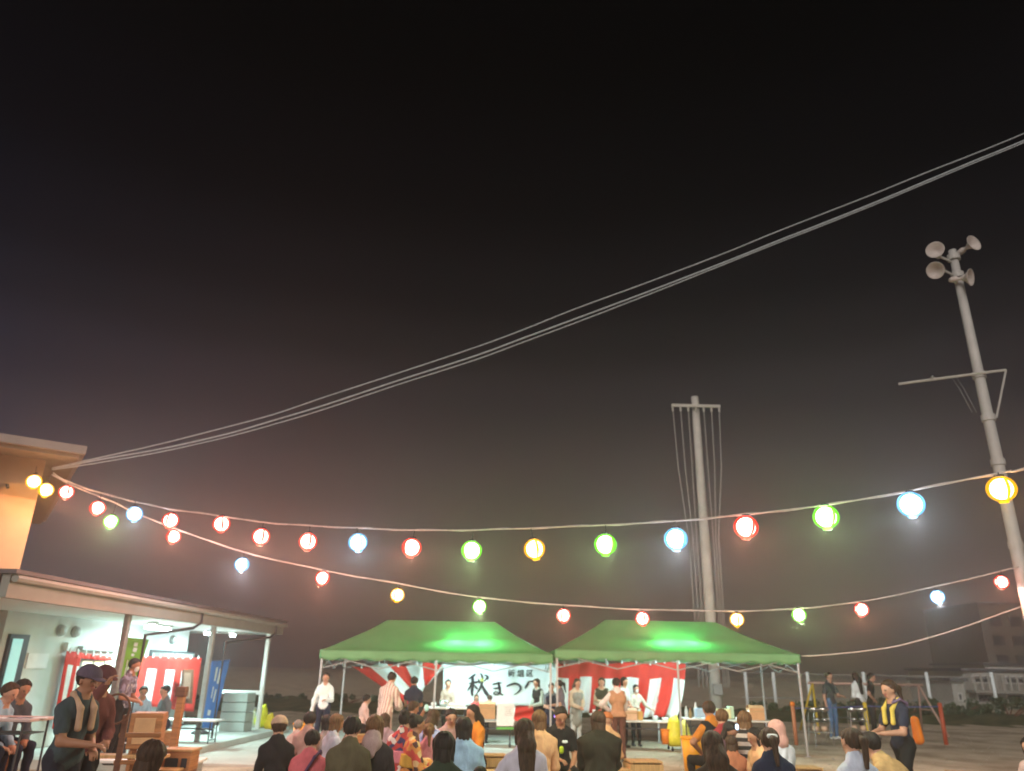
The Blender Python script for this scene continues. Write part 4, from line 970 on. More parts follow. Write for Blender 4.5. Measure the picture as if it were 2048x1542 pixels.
for i, (px, col) in enumerate(((15, PAPER), (40, mat('lilac_paper', (.5, .48, .6), .8, .05, 5)), (70, PAPER))):
    p = G(px, 1436, zt); o = link('paper_sheet', sheet(B(), [(-.15, -.1, 0), (.15, -.1, 0), (.15, .1, 0), (-.15, .1, 0)], .004, Vector((0, 0, 1))), col, None); o.location = p; o.rotation_euler = (0, 0, .3 * i)
    tag(o, ('white paper sheet at the left edge of the long table', 'lilac paper sheet in the middle of the long table', 'white paper sheet at the right end of the long table')[i], 'paper')

# yellow bags and bins
def bag(label, px, py, y, s, m, tie=True, name='yellow_bag'):
    p = Pt(px, py, y); p.z = max(0, p.z) if p.z < .3 else p.z
    o = sdf_obj(name, [prim((0, 0, .18 * s), (0, 0, .42 * s), .19 * s, .13 * s, 0, .05), prim((-.06 * s, 0, .12 * s), (.08 * s, 0, .12 * s), .15 * s, .15 * s, 0, .05), prim((.02 * s, 0, .46 * s), (.05 * s, 0, .56 * s), .06 * s, .035 * s, 0, .05)], .022, [m], ())
    o.location = p; tag(o, label, 'bag'); return o
YBAG = mat('yellow_bag', (.72, .66, .05), .4, .15, 9, bump=.4)
bag('large yellow plastic sack standing by the right tent leg', 1350, 1490, 20.3, 1.15, YBAG)
bag('second yellow sack leaning behind the large one at the tent leg', 1368, 1490, 20.8, 1.0, mat('pale_yellow_bag', (.66, .52, .10), .4, .15, 9, bump=.4))
bag('bright yellow bag hanging on the stand beside the milk cans', 522, 1452, 22.8, .95, mat('lime_yellow_bag', (.70, .74, .03), .4, .15, 9, bump=.4))
bag('smaller yellow bag on the ground right of the milk cans', 538, 1458, 22.6, .7, mat('deep_yellow_bag', (.72, .58, .03), .4, .15, 9, bump=.4))
def bin_(label, px, py, y, w_, h_, m, name='plastic_bin'):
    p = Pt(px, py, y); p.z = max(0, p.z); t = thing(name, label, 'bin', p)
    link('bin_body', lathe(B(), ((w_ * .42, 0), (w_ * .5, h_), (w_ * .46, h_), (w_ * .38, .02)), 16), m, t, True)
    link('bin_rim', lathe(B(), ((w_ * .5, h_ - .03), (w_ * .54, h_ - .02), (w_ * .54, h_ + .01), (w_ * .47, h_ + .012)), 16), m, t)
bin_('small orange bin beside the yellow sack', 1331, 1488, 20.2, .2, .32, ORANGE)
bin_('orange yellow bucket behind the crowd at left', 599, 1500, 14.5, .30, .42, AMBER)
bin_('amber plastic tub near the drinks table legs', 1388, 1542, 13.6, .36, .50, AMBER)
# grey drawer stack and milk cans at the end of the porch
p = porch_pt(470, 1462, 2.0); wp = porch_M @ p
t = thing('crate_stack', 'stack of grey plastic drawers at the far end of the porch', 'crates', (wp.x, wp.y, .157), -ANG)
for k in range(4): link('drawer', box(B(), -.33, .33, -.3, .3, k * .235, k * .235 + .222), mat('grey_green_plastic', (.34, .40, .37), .5, .08, 5), t, bevel=.012)
for i, px in enumerate((503, 517)):
    p = Pt(px, 1455, 22.9); t = thing('milk_can', ('left', 'right')[i] + ' one of two white metal cans by the porch end', 'can', (p.x, p.y, .157), 0, 'white metal cans')
    link('can_body', lathe(B(), ((.11, 0), (.12, .02), (.12, .34), (.07, .42), (.07, .47)), 14), WHITE, t, True); link('can_lid', lathe(B(), ((.085, .47), (.085, .51), (.03, .53)), 14), STEEL, t)

# wooden work at the left: carved stand, panel box, plank, posts
def wb(name, label, cat, px, py, y, parts, rz=0):
    p = Pt(px, py, y); p.z = 0; t = thing(name, label, cat, p, rz)
    for nm, a, m in parts: link(nm, box(B(), *a), m, t, bevel=.006)
    return t
wb('wooden_panel_box', 'reddish wooden box with a framed panel on a stand left of the seated child', 'box', 288, 1500, 11.2,
   [('box_body', (-.20, .20, -.2, .2, .72, 1.16), WOOD), ('framed_panel', (-.14, .12, -.215, -.2, .78, 1.10), CARD), ('stand_leg', (-.16, -.11, -.16, -.11, 0, .72), WOOD), ('stand_leg', (.11, .16, -.16, -.11, 0, .72), WOOD), ('stand_leg', (-.16, -.11, .11, .16, 0, .72), WOOD), ('stand_leg', (.11, .16, .11, .16, 0, .72), WOOD), ('stand_rail', (-.16, .16, -.135, -.12, .3, .36), WOOD)], .25)
wb('wooden_post_stand', 'slim dark red wooden post with carved head standing by the porch', 'post', 346, 1500, 12.4,
   [('post_shaft', (-.05, .05, -.05, .05, 0.06, 1.32), WOOD), ('carved_head', (-.075, .065, -.07, .07, 1.32, 1.46), DARKWOOD), ('base_block', (-.22, .22, -.2, .2, 0, .06), DARKWOOD)])
wb('wooden_chest', 'small wooden chest with dark openings right of the seated child', 'chest', 360, 1520, 11.6,
   [('chest_body', (-.20, .20, -.16, .16, .42, .66), WOOD), ('dark_opening', (-.14, .04, -.17, -.16, .46, .58), INK), ('dark_opening', (.08, .16, -.17, -.16, .46, .58), INK), ('chest_lid', (-.22, .22, -.18, .18, .66, .69), PALEWOOD), ('chest_leg', (-.2, -.14, -.15, .15, 0, .42), DARKWOOD), ('chest_leg', (.14, .2, -.15, .15, 0, .42), DARKWOOD)])
wb('plank_bench', 'orange brown plank laid on trestles in front of the porch', 'bench', 250, 1500, 11.0,
   [('plank', (-.75, .55, -.13, .13, .62, .66), PALEWOOD), ('trestle', (-.62, -.56, -.12, .12, 0, .62), WOOD), ('trestle', (.36, .42, -.12, .12, 0, .62), WOOD), ('trestle_rail', (-.56, .36, -.02, .02, .3, .34), WOOD)], .12)
wb('display_bench', 'low white topped bench with plates in front of the wooden box', 'bench', 290, 1520, 12.6,
   [('bench_top', (-.85, .85, -.25, .25, .40, .44), WHITE), ('bench_leg', (-.8, -.75, -.2, .2, 0, .40), STEEL), ('bench_leg', (.75, .8, -.2, .2, 0, .40), STEEL)], .1)
for i, (px, lab) in enumerate(((262, 'small round white plate on the low bench, left one'), (300, 'wide white plate on the low bench, right one'))):
    p = G(px, 1488, .445); o = link('white_plate', lathe(B(), ((.06, 0), (.12 + .04 * i, .02), (.11 + .04 * i, .024)), 18), WHITE); o.location = p; tag(o, lab, 'plate')
wb('wooden_wheel_stand', 'dark wooden lever and wheel frame between the capped men and the porch', 'frame', 240, 1500, 9.6,
   [('upright', (-.03, .03, -.03, .03, 0, 1.22), DARKWOOD), ('foot', (-.3, .3, -.04, .04, 0, .05), DARKWOOD), ('arm_board', (-.04, .42, -.02, .02, .98, 1.03), WOOD), ('arm_board', (-.04, .40, -.025, .015, .70, .745), WOOD)], .2)
p = Pt(232, 1418, 9.5); o = link('wooden_hoop', B(), DARKWOOD); bm = B(); tube(bm, [(.16 * math.cos(a), 0, .16 * math.sin(a)) for a in [2 * PI * k / 24 for k in range(25)]], .014, 6); bm.to_mesh(o.data); bm.free(); o.location = p; tag(o, 'thin dark hoop fixed to the wooden lever frame', 'hoop')

# crates and benches of the seated crowd
def crate(label, px, py, y, w_, d_, h_, rz=0, slats=4, group='wooden crates'):
    p = Pt(px, py, y); top = max(.25, min(.6, p.z)); t = thing('wooden_crate', label, 'crate', (p.x, p.y, 0), rz, group)
    for s in (-1, 1):
        for q in (-1, 1): link('corner_post', box(B(), s * w_ / 2 - .025 * (s > 0), s * w_ / 2 + .025 * (s < 0), q * d_ / 2 - .025 * (q > 0), q * d_ / 2 + .025 * (q < 0), 0, top - .022), WOOD, t)
    for k in range(slats):
        z0 = .02 + (top - .04) * k / slats; z1 = z0 + (top - .04) / slats - .018
        for q in (-1, 1): link('slat', box(B(), -w_ / 2, w_ / 2, q * (d_ / 2 + .002), q * (d_ / 2 + .016), z0, z1), PALEWOOD, t)
        for s in (-1, 1): link('slat', box(B(), s * (w_ / 2 + .002), s * (w_ / 2 + .016), -d_ / 2, d_ / 2, z0, z1), PALEWOOD, t)
    n = max(3, int(d_ / .1))
    for k in range(n): link('top_board', box(B(), -w_ / 2 - .012, w_ / 2 + .012, -d_ / 2 + d_ * k / n + .004, -d_ / 2 + d_ * (k + 1) / n - .004, top - .02, top), PALEWOOD, t)
crate('wooden crate on the ground right of the big seated figure in black', 1285, 1502, 12.2, .46, .42, .45, .1)
crate('wooden crate at the lower right corner with a dark gap in its side', 1945, 1527, 11.5, .62, .4, .4, -.25)
crate('wooden crate right of the seated woman in the pale headscarf', 1607, 1520, 11.8, .38, .36, .4)
crate('small wooden crate behind the seated people in the middle', 988, 1490, 12.6, .34, .3, .4, .2)
def bench(label, pxl, pxr, py, y):
    a = Pt(pxl, py, y); b_ = Pt(pxr, py, y); h_ = max(.36, min(.5, a.z)); w_ = b_.x - a.x
    t = thing('wooden_bench', label, 'bench', ((a.x + b_.x) / 2, y, 0), 0, 'wooden benches of the crowd')
    for k in range(3): link('seat_board', box(B(), -w_ / 2, w_ / 2, -.15 + k * .102, -.055 + k * .102, h_ - .03, h_), PALEWOOD, t, bevel=.004)
    for s in (-1, 1):
        for q in (-1, 1): link('leg', box(B(), s * (w_ / 2 - .1) - .025, s * (w_ / 2 - .1) + .025, q * .11 - .02, q * .11 + .02, 0, h_ - .03), WOOD, t)
    link('stretcher', box(B(), -w_ / 2 + .08, w_ / 2 - .08, -.015, .015, .14, .18), WOOD, t)
bench('wooden bench in front of the floral yukata girls', 736, 880, 1532, 12.2)
bench('wooden bench under the big seated figure in black and the man in the black tee', 1095, 1262, 1530, 12.0)
bench('wooden bench in front of the striped shirt person', 1440, 1545, 1522, 12.3)
bench('wooden bench beside the girl with the long brown hair', 955, 1030, 1530, 11.5)
bench('wooden bench right of the seated child at left', 300, 360, 1536, 11.3)

# ------------------------------------------------------------------ playground side at the right
def post(label, px, pyt, pyb, m, r, group=None, dx=0, cat='post', name='playground_post', knob=None):
    b_ = G(px, pyb); tp = Pt(px, pyt, b_.y); t = thing(name, label, cat, b_, 0, group)
    link('post_tube', tube(B(), [(0, 0, -.1), (0, 0, tp.z)], r, 10), m, t, True)
    link('post_cap', lathe(B(), ((r, 0), (r * 1.4, .03), (r * 1.2, .09), (r * .3, .12)) if knob else ((r, 0), (r * 1.05, .02), (r * .4, .05)), 10, (0, 0, tp.z)), knob or m, t, True)
    return Vector((b_.x, b_.y, tp.z))
OP = mat('orange_post', (.42, .15, .07), .5, .12, 5); YP = mat('yellow_post', (.62, .45, .03), .5, .12, 5); SWP = mat('faded_pink_paint', (.45, .30, .25), .5, .12, 5)
r1 = post('orange post with a round orange cap left of the swing frame', 1593, 1412, 1490, OP, .055, 'rope barrier posts', knob=ORANGE)
r2 = post('bright yellow post in front of the swing frame', 1740, 1408, 1488, YP, .055, 'rope barrier posts')
r3 = post('orange red post right of the swing frame', 1893, 1409, 1490, mat('orange_red_post', (.38, .07, .03), .5, .12, 5), .06, 'rope barrier posts')
for i, (a, b_, lab) in enumerate(((r1, r2, 'thin blue rope between the capped orange post and the yellow post'), (r2, r3, 'thin blue rope between the yellow post and the orange red post'))):
    mid = (a + b_) / 2 + Vector((0, 0, -.08)); tag(link('barrier_rope', tube(B(), [a - Vector((0, 0, .06)), mid, b_ - Vector((0, 0, .06))], .014, 5), mat('blue_rope', (.10, .12, .35), .8, .1, 9)), lab, 'rope')
# swing frame
ysw = 28.0; a = Pt(1622, 1366, ysw); b_ = Pt(1838, 1362, ysw)
t = thing('swing_frame', 'metal swing frame with yellow left legs and faded pink right legs', 'swing', ((a.x + b_.x) / 2, ysw, 0)); hw = (b_.x - a.x) / 2; zt = a.z
link('top_bar', tube(B(), [(-hw - .1, 0, zt), (hw + .1, 0, zt)], .045, 10), SWP, t, True)
for s, m in ((-1, YP), (1, SWP)):
    for q, dx in ((-1, .1), (1, -.1)): link('leg', tube(B(), [(s * (hw - .05), 0, zt), (s * (hw + .25), q * .85, 0)], .035, 8), m, t, True)
    link('side_brace', tube(B(), [(s * (hw + .08), -.42, zt * .5), (s * (hw + .08), .42, zt * .5)], .025, 6), m, t)
for k in (-.5, .5):
    for d in (-.2, .2): link('swing_chain', tube(B(), [(hw * k + d, 0, zt), (hw * k + d, 0, .5)], .008, 4), STEEL, t)
    link('swing_seat', box(B(), hw * k - .24, hw * k + .24, -.09, .09, .46, .50), DARKSTEEL, t)
# back fence: pale posts, rails and a wire net
yf = 42.0
a = Pt(1480, 1345, yf); b_ = Pt(2130, 1349, yf); gz = .0
t = thing('yard_fence', 'wire fence with pale round posts along the back of the yard', 'fence', (0, yf, 0))
FP = mat('pale_fence_post', (.74, .82, .84), .4, .06, 4, emit=None)
for px in (1490, 1546, 1614, 1726, 1852, 1982, 2110):
    p = Pt(px, 1346, yf); link('fence_post', tube(B(), [(p.x, 0, 0), (p.x, 0, p.z + .05)], .085, 8), FP, t, True)
for z in (a.z - .02, a.z - 1.2): link('fence_rail', tube(B(), [(a.x, 0, z), (b_.x, 0, z)], .03, 6), STEEL, t)
bm = B(); k = a.x
while k < b_.x:
    tube(bm, [(k, .02, .3), (k + 1.2, .02, a.z)], .006, 3, False); tube(bm, [(k + 1.2, .03, .3), (k, .03, a.z)], .006, 3, False); k += .22
link('wire_net', bm, STEEL, t)['kind'] = 'stuff'
# two handcarts with chrome basins behind the barrier
def cart(label, px, pyb, dx):
    b_ = G(px, pyb); t = thing('basin_cart', label, 'cart', b_, dx, 'chrome basin carts')
    for s in (-1, 1):
        for q in (-1, 1): link('leg', tube(B(), [(s * .2, q * .16, .86), (s * .26, q * .2, .02)], .014, 6), CHROME, t)
    link('shelf', box(B(), -.26, .26, -.2, .2, .36, .38), STEEL, t); link('shelf', box(B(), -.24, .24, -.18, .18, .62, .64), DARKSTEEL, t)
    for s in (-1, 1):
        link('basin', lathe(B(), ((.06, 0), (.13, .05), (.15, .12), (.14, .12), (.05, .02)), 16, (s * .13, -.02, .86)), CHROME, t, True)
        link('round_lid', lathe(B(), ((.05, 0), (.085, .02), (.085, .05), (.02, .09)), 14, (s * .11, -.1, .645)), CHROME, t, True)
        link('lower_pot', lathe(B(), ((.07, 0), (.09, .06), (.08, .13)), 12, (s * .12, 0, .385)), mat('tan_pot', (.5, .36, .26), .6, .1, 5), t, True)
cart('chrome basin cart in front of the man in blue jeans', 1644, 1494, .1)
cart('chrome basin cart behind the bright yellow post', 1722, 1492, -.2)
# loose black stand leg at the right tent
# far houses behind the fence
def house(label, pxl, pxr, pyt, y, depth, m, roofm, wins, rail=None, fm=None):
    a = Pt(pxl, pyt, y); b_ = Pt(pxr, pyt, y); w_ = b_.x - a.x; h_ = a.z
    t = thing('far_house', label, 'building', ((a.x + b_.x) / 2, y, 0))
    link('wall', box(B(), -w_ / 2, w_ / 2, 0, depth, 0, h_), m, t)
    link('roof', box(B(), -w_ / 2 - .2, w_ / 2 + .2, -.25, depth + .2, h_ + .002, h_ + .18), roofm, t)
    for (u0, u1, v0, v1) in wins:
        f = link('window', box(B(), -w_ / 2 + w_ * u0, -w_ / 2 + w_ * u1, -.06, -.003, h_ * v0, h_ * v1), fm or mat('far_window_frame', (.5, .5, .48), .5, .1, 3), t)
        link('pane', box(B(), -w_ / 2 + w_ * u0 + .08, -w_ / 2 + w_ * u1 - .08, -.075, -.062, h_ * v0 + .08, h_ * v1 - .08), mat('dark_pane', (.03, .035, .04), .2, .1, 2), f)
    if rail:
        z = h_ * rail; link('balcony_slab', box(B(), -w_ / 2, w_ / 2, -1.1, -.08, z - .15, z), m, t)
        n = int(w_ / .45); [link('balcony_bar', box(B(), -w_ / 2 + k * w_ / n, -w_ / 2 + k * w_ / n + .12, -1.1, -1.04, z, z + .95), HR2, t) for k in range(n + 1)]
        link('balcony_rail', box(B(), -w_ / 2, w_ / 2, -1.12, -1.02, z + .95, z + 1.03), HR2, t)
HR2 = mat('balcony_paint', (.34, .33, .30), .6, .1, 3); HW = mat('far_house_wall', (.26, .25, .22), .8, .08, 1); HB = mat('far_brown_wall', (.10, .08, .06), .85, .15, .6); HR = mat('far_roof', (.08, .08, .085), .7, .1, 2)
house('pale two storey house with a balcony behind the fence at right', 1924, 2120, 1342, 52, 7, HW, HR, ((.08, .3, .68, .9), (.42, .62, .68, .9), (.1, .26, .15, .42), (.4, .6, .1, .42), (.7, .92, .12, .42)), .5)
house('low pale annex left of the balcony house', 1902, 1926, 1362, 50, 5, mat('annex_wall', (.34, .34, .31), .8, .08, 1), HR, ((.3, .7, .3, .6),))
house('pale flat roofed block seen above the balcony house', 1968, 2052, 1330, 66, 8, HW, HR, ((.08, .92, .78, .94), (.1, .3, .4, .6), (.6, .9, .4, .6)))
house('tall dim brown apartment block at the right edge', 1955, 2160, 1208, 90, 12, HB, HR, [(.08 + .19 * i, .2 + .19 * i, .12 + .21 * j, .24 + .21 * j) for i in range(5) for j in range(4)], fm=mat('dim_window_frame', (.08, .065, .05), .6, .1, 3))
# dark hedge bushes along the foot of the fence
def shrub(label, px, pyt, y, w_, seed, dens=900, cat='shrub', name='shrub', group='dark bushes along the back fence', lm=None):
    rr = random.Random(seed); tp = Pt(px, pyt, y); h_ = max(.5, tp.z); t = thing(name, label, cat, (tp.x, y, 0), 0, group)
    bm = B()
    for k in range(4):
        a_ = rr.uniform(0, 6.28); tube(bm, [(0, 0, -.1), (math.cos(a_) * w_ * .12, math.sin(a_) * .2, h_ * .35), (math.cos(a_) * w_ * .3, math.sin(a_) * .4, h_ * .75)], [.05, .035, .012], 5)
    link('stem', bm, DARKWOOD, t)
    bm = B(); cl_ = [(rr.uniform(-.42, .42) * w_, rr.uniform(-.5, .5), rr.uniform(.25, .85) * h_, rr.uniform(.18, .34) * min(w_, h_ * 1.2)) for _ in range(16)]
    for k in range(dens):
        c = rr.choice(cl_); d = Vector((rr.gauss(0, 1), rr.gauss(0, 1), rr.gauss(0, 1))).normalized() * c[3] * rr.uniform(.6, 1.05); p = Vector(c[:3]) + Vector((d.x, d.y * .8, d.z * .8)); p.z = max(.03, min(p.z, h_ * 1.05))
        s = rr.uniform(.05, .10) * (1 if y < 45 else 1.5); q = Quaternion((rr.uniform(-1, 1), rr.uniform(-1, 1), rr.uniform(-1, 1), rr.uniform(-1, 1))).normalized()
        v4 = [bm.verts.new(p + q @ Vector(v)) for v in ((-s, 0, 0), (0, -s * .5, 0), (s, 0, 0), (0, s * .5, 0))]; bm.faces.new(v4)
    link('foliage', bm, lm or mat('dark_leaves', (.05, .08, .035), .6, .4, 3), t)
for i, (px, pyt, w_) in enumerate(((1560, 1405, 4), (1660, 1402, 4), (1800, 1398, 4.5), (1905, 1402, 4), (2010, 1396, 5))):
    shrub(('leftmost', 'second', 'middle', 'fourth', 'rightmost')[i] + ' dark bush along the foot of the back fence', px, pyt, 38.5, w_, 20 + i, 1300)
for i, (px, pyt, w_) in enumerate(((575, 1402, 6), (690, 1404, 5), (480, 1400, 5))):
    shrub(('low dark bush behind the left tent, between porch and tent', 'low dark bush seen between the legs of the left tent', 'low dark bush behind the end of the porch')[i], px, pyt, 39, w_, 50 + i, 1100)
# ------------------------------------------------------------------ the people
c_ = cl
CREAM = c_('cream', .55, .47, .36); NAVY = c_('navy', .02, .025, .05); BLK = c_('black', .018, .017, .018); WHT = c_('white', .62, .63, .63); JEANS = c_('denim', .08, .16, .30)
BRN = c_('brown', .10, .05, .04); PNK = c_('pink', .58, .13, .15); LBL = c_('light_blue', .30, .46, .60); OLV = c_('olive', .10, .085, .05); MAR = c_('maroon', .26, .035, .04)
TEAL = c_('dark_teal', .05, .07, .08); TAN = c_('tan', .40, .26, .12); PEACH = c_('peach', .60, .34, .18); ORN = c_('orange', .55, .19, .03); LIL = c_('lilac', .42, .38, .55); GRY = c_('grey', .14, .16, .18)
YUK = stripes('striped_yukata_cloth', (.36, .24, .22), (.58, .52, .48), 0, .06, .5); STR = stripes('striped_shirt_cloth', (.025, .02, .02), (.42, .34, .30), 2, .095, .5)
FLR = floral('red_floral_cloth', (.48, .05, .05), ((.65, .2, .12), (.7, .6, .55), (.05, .04, .12)), 16); FLO = floral('orange_floral_cloth', (.55, .22, .06), ((.6, .4, .2), (.08, .03, .03), (.5, .06, .05)), 15)
FLB = floral('blue_floral_cloth', (.30, .34, .52), ((.5, .45, .6), (.12, .14, .3)), 14); PAT = floral('grey_pattern_cloth', (.22, .21, .30), ((.5, .48, .55), (.12, .10, .14)), 22)
TW, ST = 'people standing in the tents', 'festival goers sitting in the crowd'
p_ = person
# under and around the tents
p_('man in a white long sleeved shirt and navy trousers standing by the left tent leg', 653, 1346, 19, 5, 'stand', WHT, 'long', NAVY, arms=('down', 'front'), lean=0, hpitch=.05)
p_('tall man in a long striped robe seen from behind, leaning over the left tent counter', 785, 1346, 17.2, 155, 'stand', YUK, 'robe', YUK, 'robe', hair='short', arms=('front', 'front'), lean=.25, width=1.1)
p_('man in a navy tee with his back turned beside the striped robe', 829, 1354, 18, 190, 'stand', NAVY, 'short', NAVY, arms=('front', 'reach'), skin=SKIN2)
p_('child in pale pink sitting behind the striped robe man', 735, 1390, 18.6, 120, 'sit', c_('pale_pink', .56, .38, .34), 'long', arms=('lap', 'lap'))
p_('vendor in a beige jacket behind the left tent counter', 897, 1360, 21.0, 0, 'stand', c_('beige_jacket', .40, .33, .27), 'long', arms=('waist', 'waist'), lean=.1)
p_('child in a red top standing below the banner writing', 953, 1394, 21.1, 10, 'stand', c_('red_top', .50, .10, .10), 'short', hair='bob', hc=BROWNH, arms=('waist', 'down'), scale=.70)
p_('person bending down below the banner, only the brown hair and neck showing', 980, 1388, 21.3, 150, 'stand', c_('drab', .35, .25, .2), 'short', hc=BROWNH, lean=.5, scale=.72)
p_('woman in pale green top and black vest at the right end of the banner', 1073, 1358, 21.0, -50, 'stand', c_('pale_green', .42, .50, .44), 'long', BLK, arms=('waist', 'waist'), extras=[('vest', BLK)], hc=BROWNH, hair='bob')
p_('short haired vendor in a dark blue apron by the pole between the tents', 1103, 1367, 20.7, 10, 'stand', GRY, 'short', BLK, arms=('waist', 'down'), extras=[('apron', NAVY)])
p_('woman with a swinging ponytail just right of the pole between the tents', 1117, 1361, 20.2, -110, 'stand', c_('dusty', .16, .13, .15), 'short', BLK, hair='pony', arms=('front', 'down'))
p_('woman in a cream blouse, grey apron and white trousers standing in the right tent', 1155, 1358, 20.3, 25, 'stand', CREAM, 'long', c_('white_trousers', .55, .60, .60), arms=('waist', 'waist'), extras=[('apron', c_('grey_apron', .26, .28, .26))], hair='long', hc=BROWNH, shoe=SHOEW)
p_('woman in a dark olive waistcoat facing out over the white serving table', 1203, 1356, 20.8, -15, 'stand', c_('oat', .45, .38, .28), 'long', BLK, arms=('waist', 'cross'), extras=[('vest', c_('olive_vest', .05, .055, .035))], hair='bob', hc=BROWNH)
p_('man in a white shirt and tan waistcoat with dark brown trousers, back turned', 1232, 1357, 17.7, 185, 'stand', c_('off_white', .56, .56, .56), 'long', BRN, arms=('front', 'hip'), extras=[('vest', c_('tan_vest', .36, .22, .13))])
p_('person with dark hair half hidden behind the man in the tan waistcoat', 1249, 1355, 20.9, 40, 'stand', c_('dull_white', .5, .5, .5), 'short', BLK, hair='semi', arms=('waist', 'waist'))
p_('woman in a cream sweater standing behind the shelf table', 1272, 1370, 21.3, 15, 'stand', c_('cream_sweater', .54, .50, .42), 'long', BLK, arms=('front', 'side'), hair='bob', extras=[('mask', WHT)])
# playground side
p_('young man in a dark tee and blue jeans at the swing frame', 1657, 1345, 25.0, 30, 'stand', c_('slate', .045, .06, .065), 'short', JEANS, arms=('down', 'front'), lean=0, shoe=SHOEW)
p_('woman with long black hair in a white top by the swing frame', 1709, 1345, 25.6, 200, 'stand', WHT, 'long', BLK, hair='long', arms=('waist', 'waist'))
p_('man in black clothes standing right of the long haired woman at the swings', 1742, 1347, 25.0, 60, 'stand', BLK, 'short', BLK, arms=('hip', 'down'))
p_('woman in dark blue with a yellow towel round her neck walking left', 1775, 1362, 11.0, -75, 'stand', c_('deep_navy', .03, .035, .06), 'short', BLK, arms=('front', 'front'), hair='pony', hc=BROWNH, extras=[('towel', c_('yellow_towel', .65, .50, .10)), ('strap', c_('mauve', .2, .14, .24), 1)], stride=.22, lean=.1)
o = sdf_obj('shoulder_bag', [prim((0, 0, -.08), (.02, 0, .16), .07, .055, 0, .03)], .014, [ORANGE]); q = Pt(1834, 1466, 11.3); o.location = q; tag(o, 'orange bag hanging at the back of the woman with the yellow towel', 'bag'); o.rotation_euler = (0, -.15, 0)
# left side
p_('big man in a dark grey tee and cap with a beige towel round his neck', 182, 1336, 7.7, 72, 'stand', TEAL, 'short', c_('charcoal', .03, .032, .045), arms=('front', 'waist'), extras=[('cap', c_('plum_cap', .10, .075, .11)), ('towel', c_('beige_towel', .50, .32, .22))], width=1.12, lean=.12, skin=SKIN2)
p_('man in cap and black scarf standing just behind the big man in the grey tee', 213, 1336, 8.6, 60, 'stand', c_('rust', .15, .05, .045), 'long', BLK, arms=('up', 'waist'), extras=[('cap', c_('wine_cap', .11, .04, .045)), ('mask', BLK), ('scarf', BLK)], skin=SKIN2)
p_('man in a grey patterned shirt looking right on the porch', 272, 1318, 14.2, 85, 'stand', PAT, 'short', BLK, arms=('waist', 'waist'), extras=[('mask', WHT)], skin=SKIN2, z0=.157)
p_('small child in a light blue shirt in front of the striped porch curtain', 289, 1373, 17.4, 30, 'sit', LBL, 'short', arms=('front', 'front'), skin=SKIN2)
p_('boy in a grey blue tee sitting by the porch curtain', 331, 1372, 17.6, -40, 'sit', GRY, 'short', NAVY, arms=('waist', 'waist'))
p_('man in a light blue shirt bending over the papers at the left edge', 24, 1368, 11.6, 80, 'sit', LBL, 'long', NAVY, arms=('front', 'front'), hc=BROWNH, lean=.4)
p_('man in a dark grey jacket bending over the papers, second from the left edge', 50, 1361, 12.1, 60, 'sit', c_('jacket_grey', .07, .08, .10), 'long', NAVY, arms=('front', 'front'), lean=.35, skin=SKIN2)
p_('child with a round dark bowl haircut sitting closest to the camera at left', 310, 1478, 5.4, 165, 'sit', c_('pale_cyan', .28, .38, .42), 'short', hair='semi', hc=BROWNH, htilt=-8, scale=.98)
# the seated crowd, left part
p_('person in a beige cap and dark jacket at the left end of the crowd', 560, 1436, 8.6, 200, 'sit', BLK, 'long', arms=('lap', 'lap'), hair='short', hc=BROWNH, extras=[('cap', c_('sand_cap', .55, .36, .26)), ('mask', GRY)])
p_('dark haired person behind the bucket, neck bare', 621, 1425, 11.2, 185, 'sit', c_('dusty_pink', .40, .22, .2), 'short', skin=SKIN2)
p_('person in a pink shirt with a dark shoulder strap', 626, 1462, 8.0, 180, 'sit', PNK, 'short', arms=('lap', 'lap'), extras=[('strap', c_('purple_strap', .08, .04, .09), -1)], width=1.1)
p_('girl with a bright blue hair clip', 655, 1431, 11.3, 215, 'sit', c_('mauve_grey', .24, .18, .18), 'short', hair='semi', extras=[('hairband', c_('sky_clip', .15, .42, .75), -1)])
p_('woman with brown hair and lit cheek leaning left', 676, 1430, 10.8, 130, 'sit', c_('pale_lilac', .42, .40, .48), 'short', hair='bob', hc=TAWNYH, arms=('lap', 'mouth'), skin=SKIN2)
p_('person with short dark hair in an olive jacket with a blue panel', 706, 1435, 7.7, 178, 'sit', OLV, 'long', width=1.1, arms=('lap', 'lap'))
p_('woman with a light brown bob and mauve scarf over a black top', 751, 1433, 7.9, 180, 'sit', c_('black_top', .035, .03, .032), 'short', hair='bob', hc=TAWNYH, extras=[('scarf', c_('mauve_scarf', .40, .28, .27))], width=1.1)
p_('girl in a red floral yukata with her hair up', 812, 1424, 10.6, 165, 'sit', FLR, 'robe', FLR, 'robe', hair='bun', arms=('lap', 'lap'), extras=[('obi', c_('pink_sash', .6, .2, .25))])
p_('girl in an orange floral yukata looking right', 836, 1432, 10.4, 110, 'sit', FLO, 'robe', FLO, 'robe', hair='bun', arms=('lap', 'front'), extras=[('obi', c_('mustard_sash', .55, .32, .06))], skin=SKIN2)
p_('person with lit orange skin bending behind the yukata girls', 828, 1404, 13.8, 120, 'sit', c_('lit_brown', .2, .09, .07), 'short', hair='short', hc=BROWNH, arms=('lap', 'up'), skin=SKIN2)
p_('girl with long dark hair in a lavender floral top', 868, 1421, 11.8, 150, 'sit', FLB, 'short', hair='long', hc=BROWNH, arms=('lap', 'lap'))
p_('young man facing the camera behind the light blue shirt', 903, 1420, 12.2, 15, 'sit', c_('pink_grey', .4, .25, .25), 'short', arms=('lap', 'front'), hpitch=.3)
p_('woman with long black hair in an orange cardigan facing left', 946, 1411, 12.0, -55, 'sit', ORN, 'long', hair='long', arms=('lap', 'front'), skin=SKIN2)
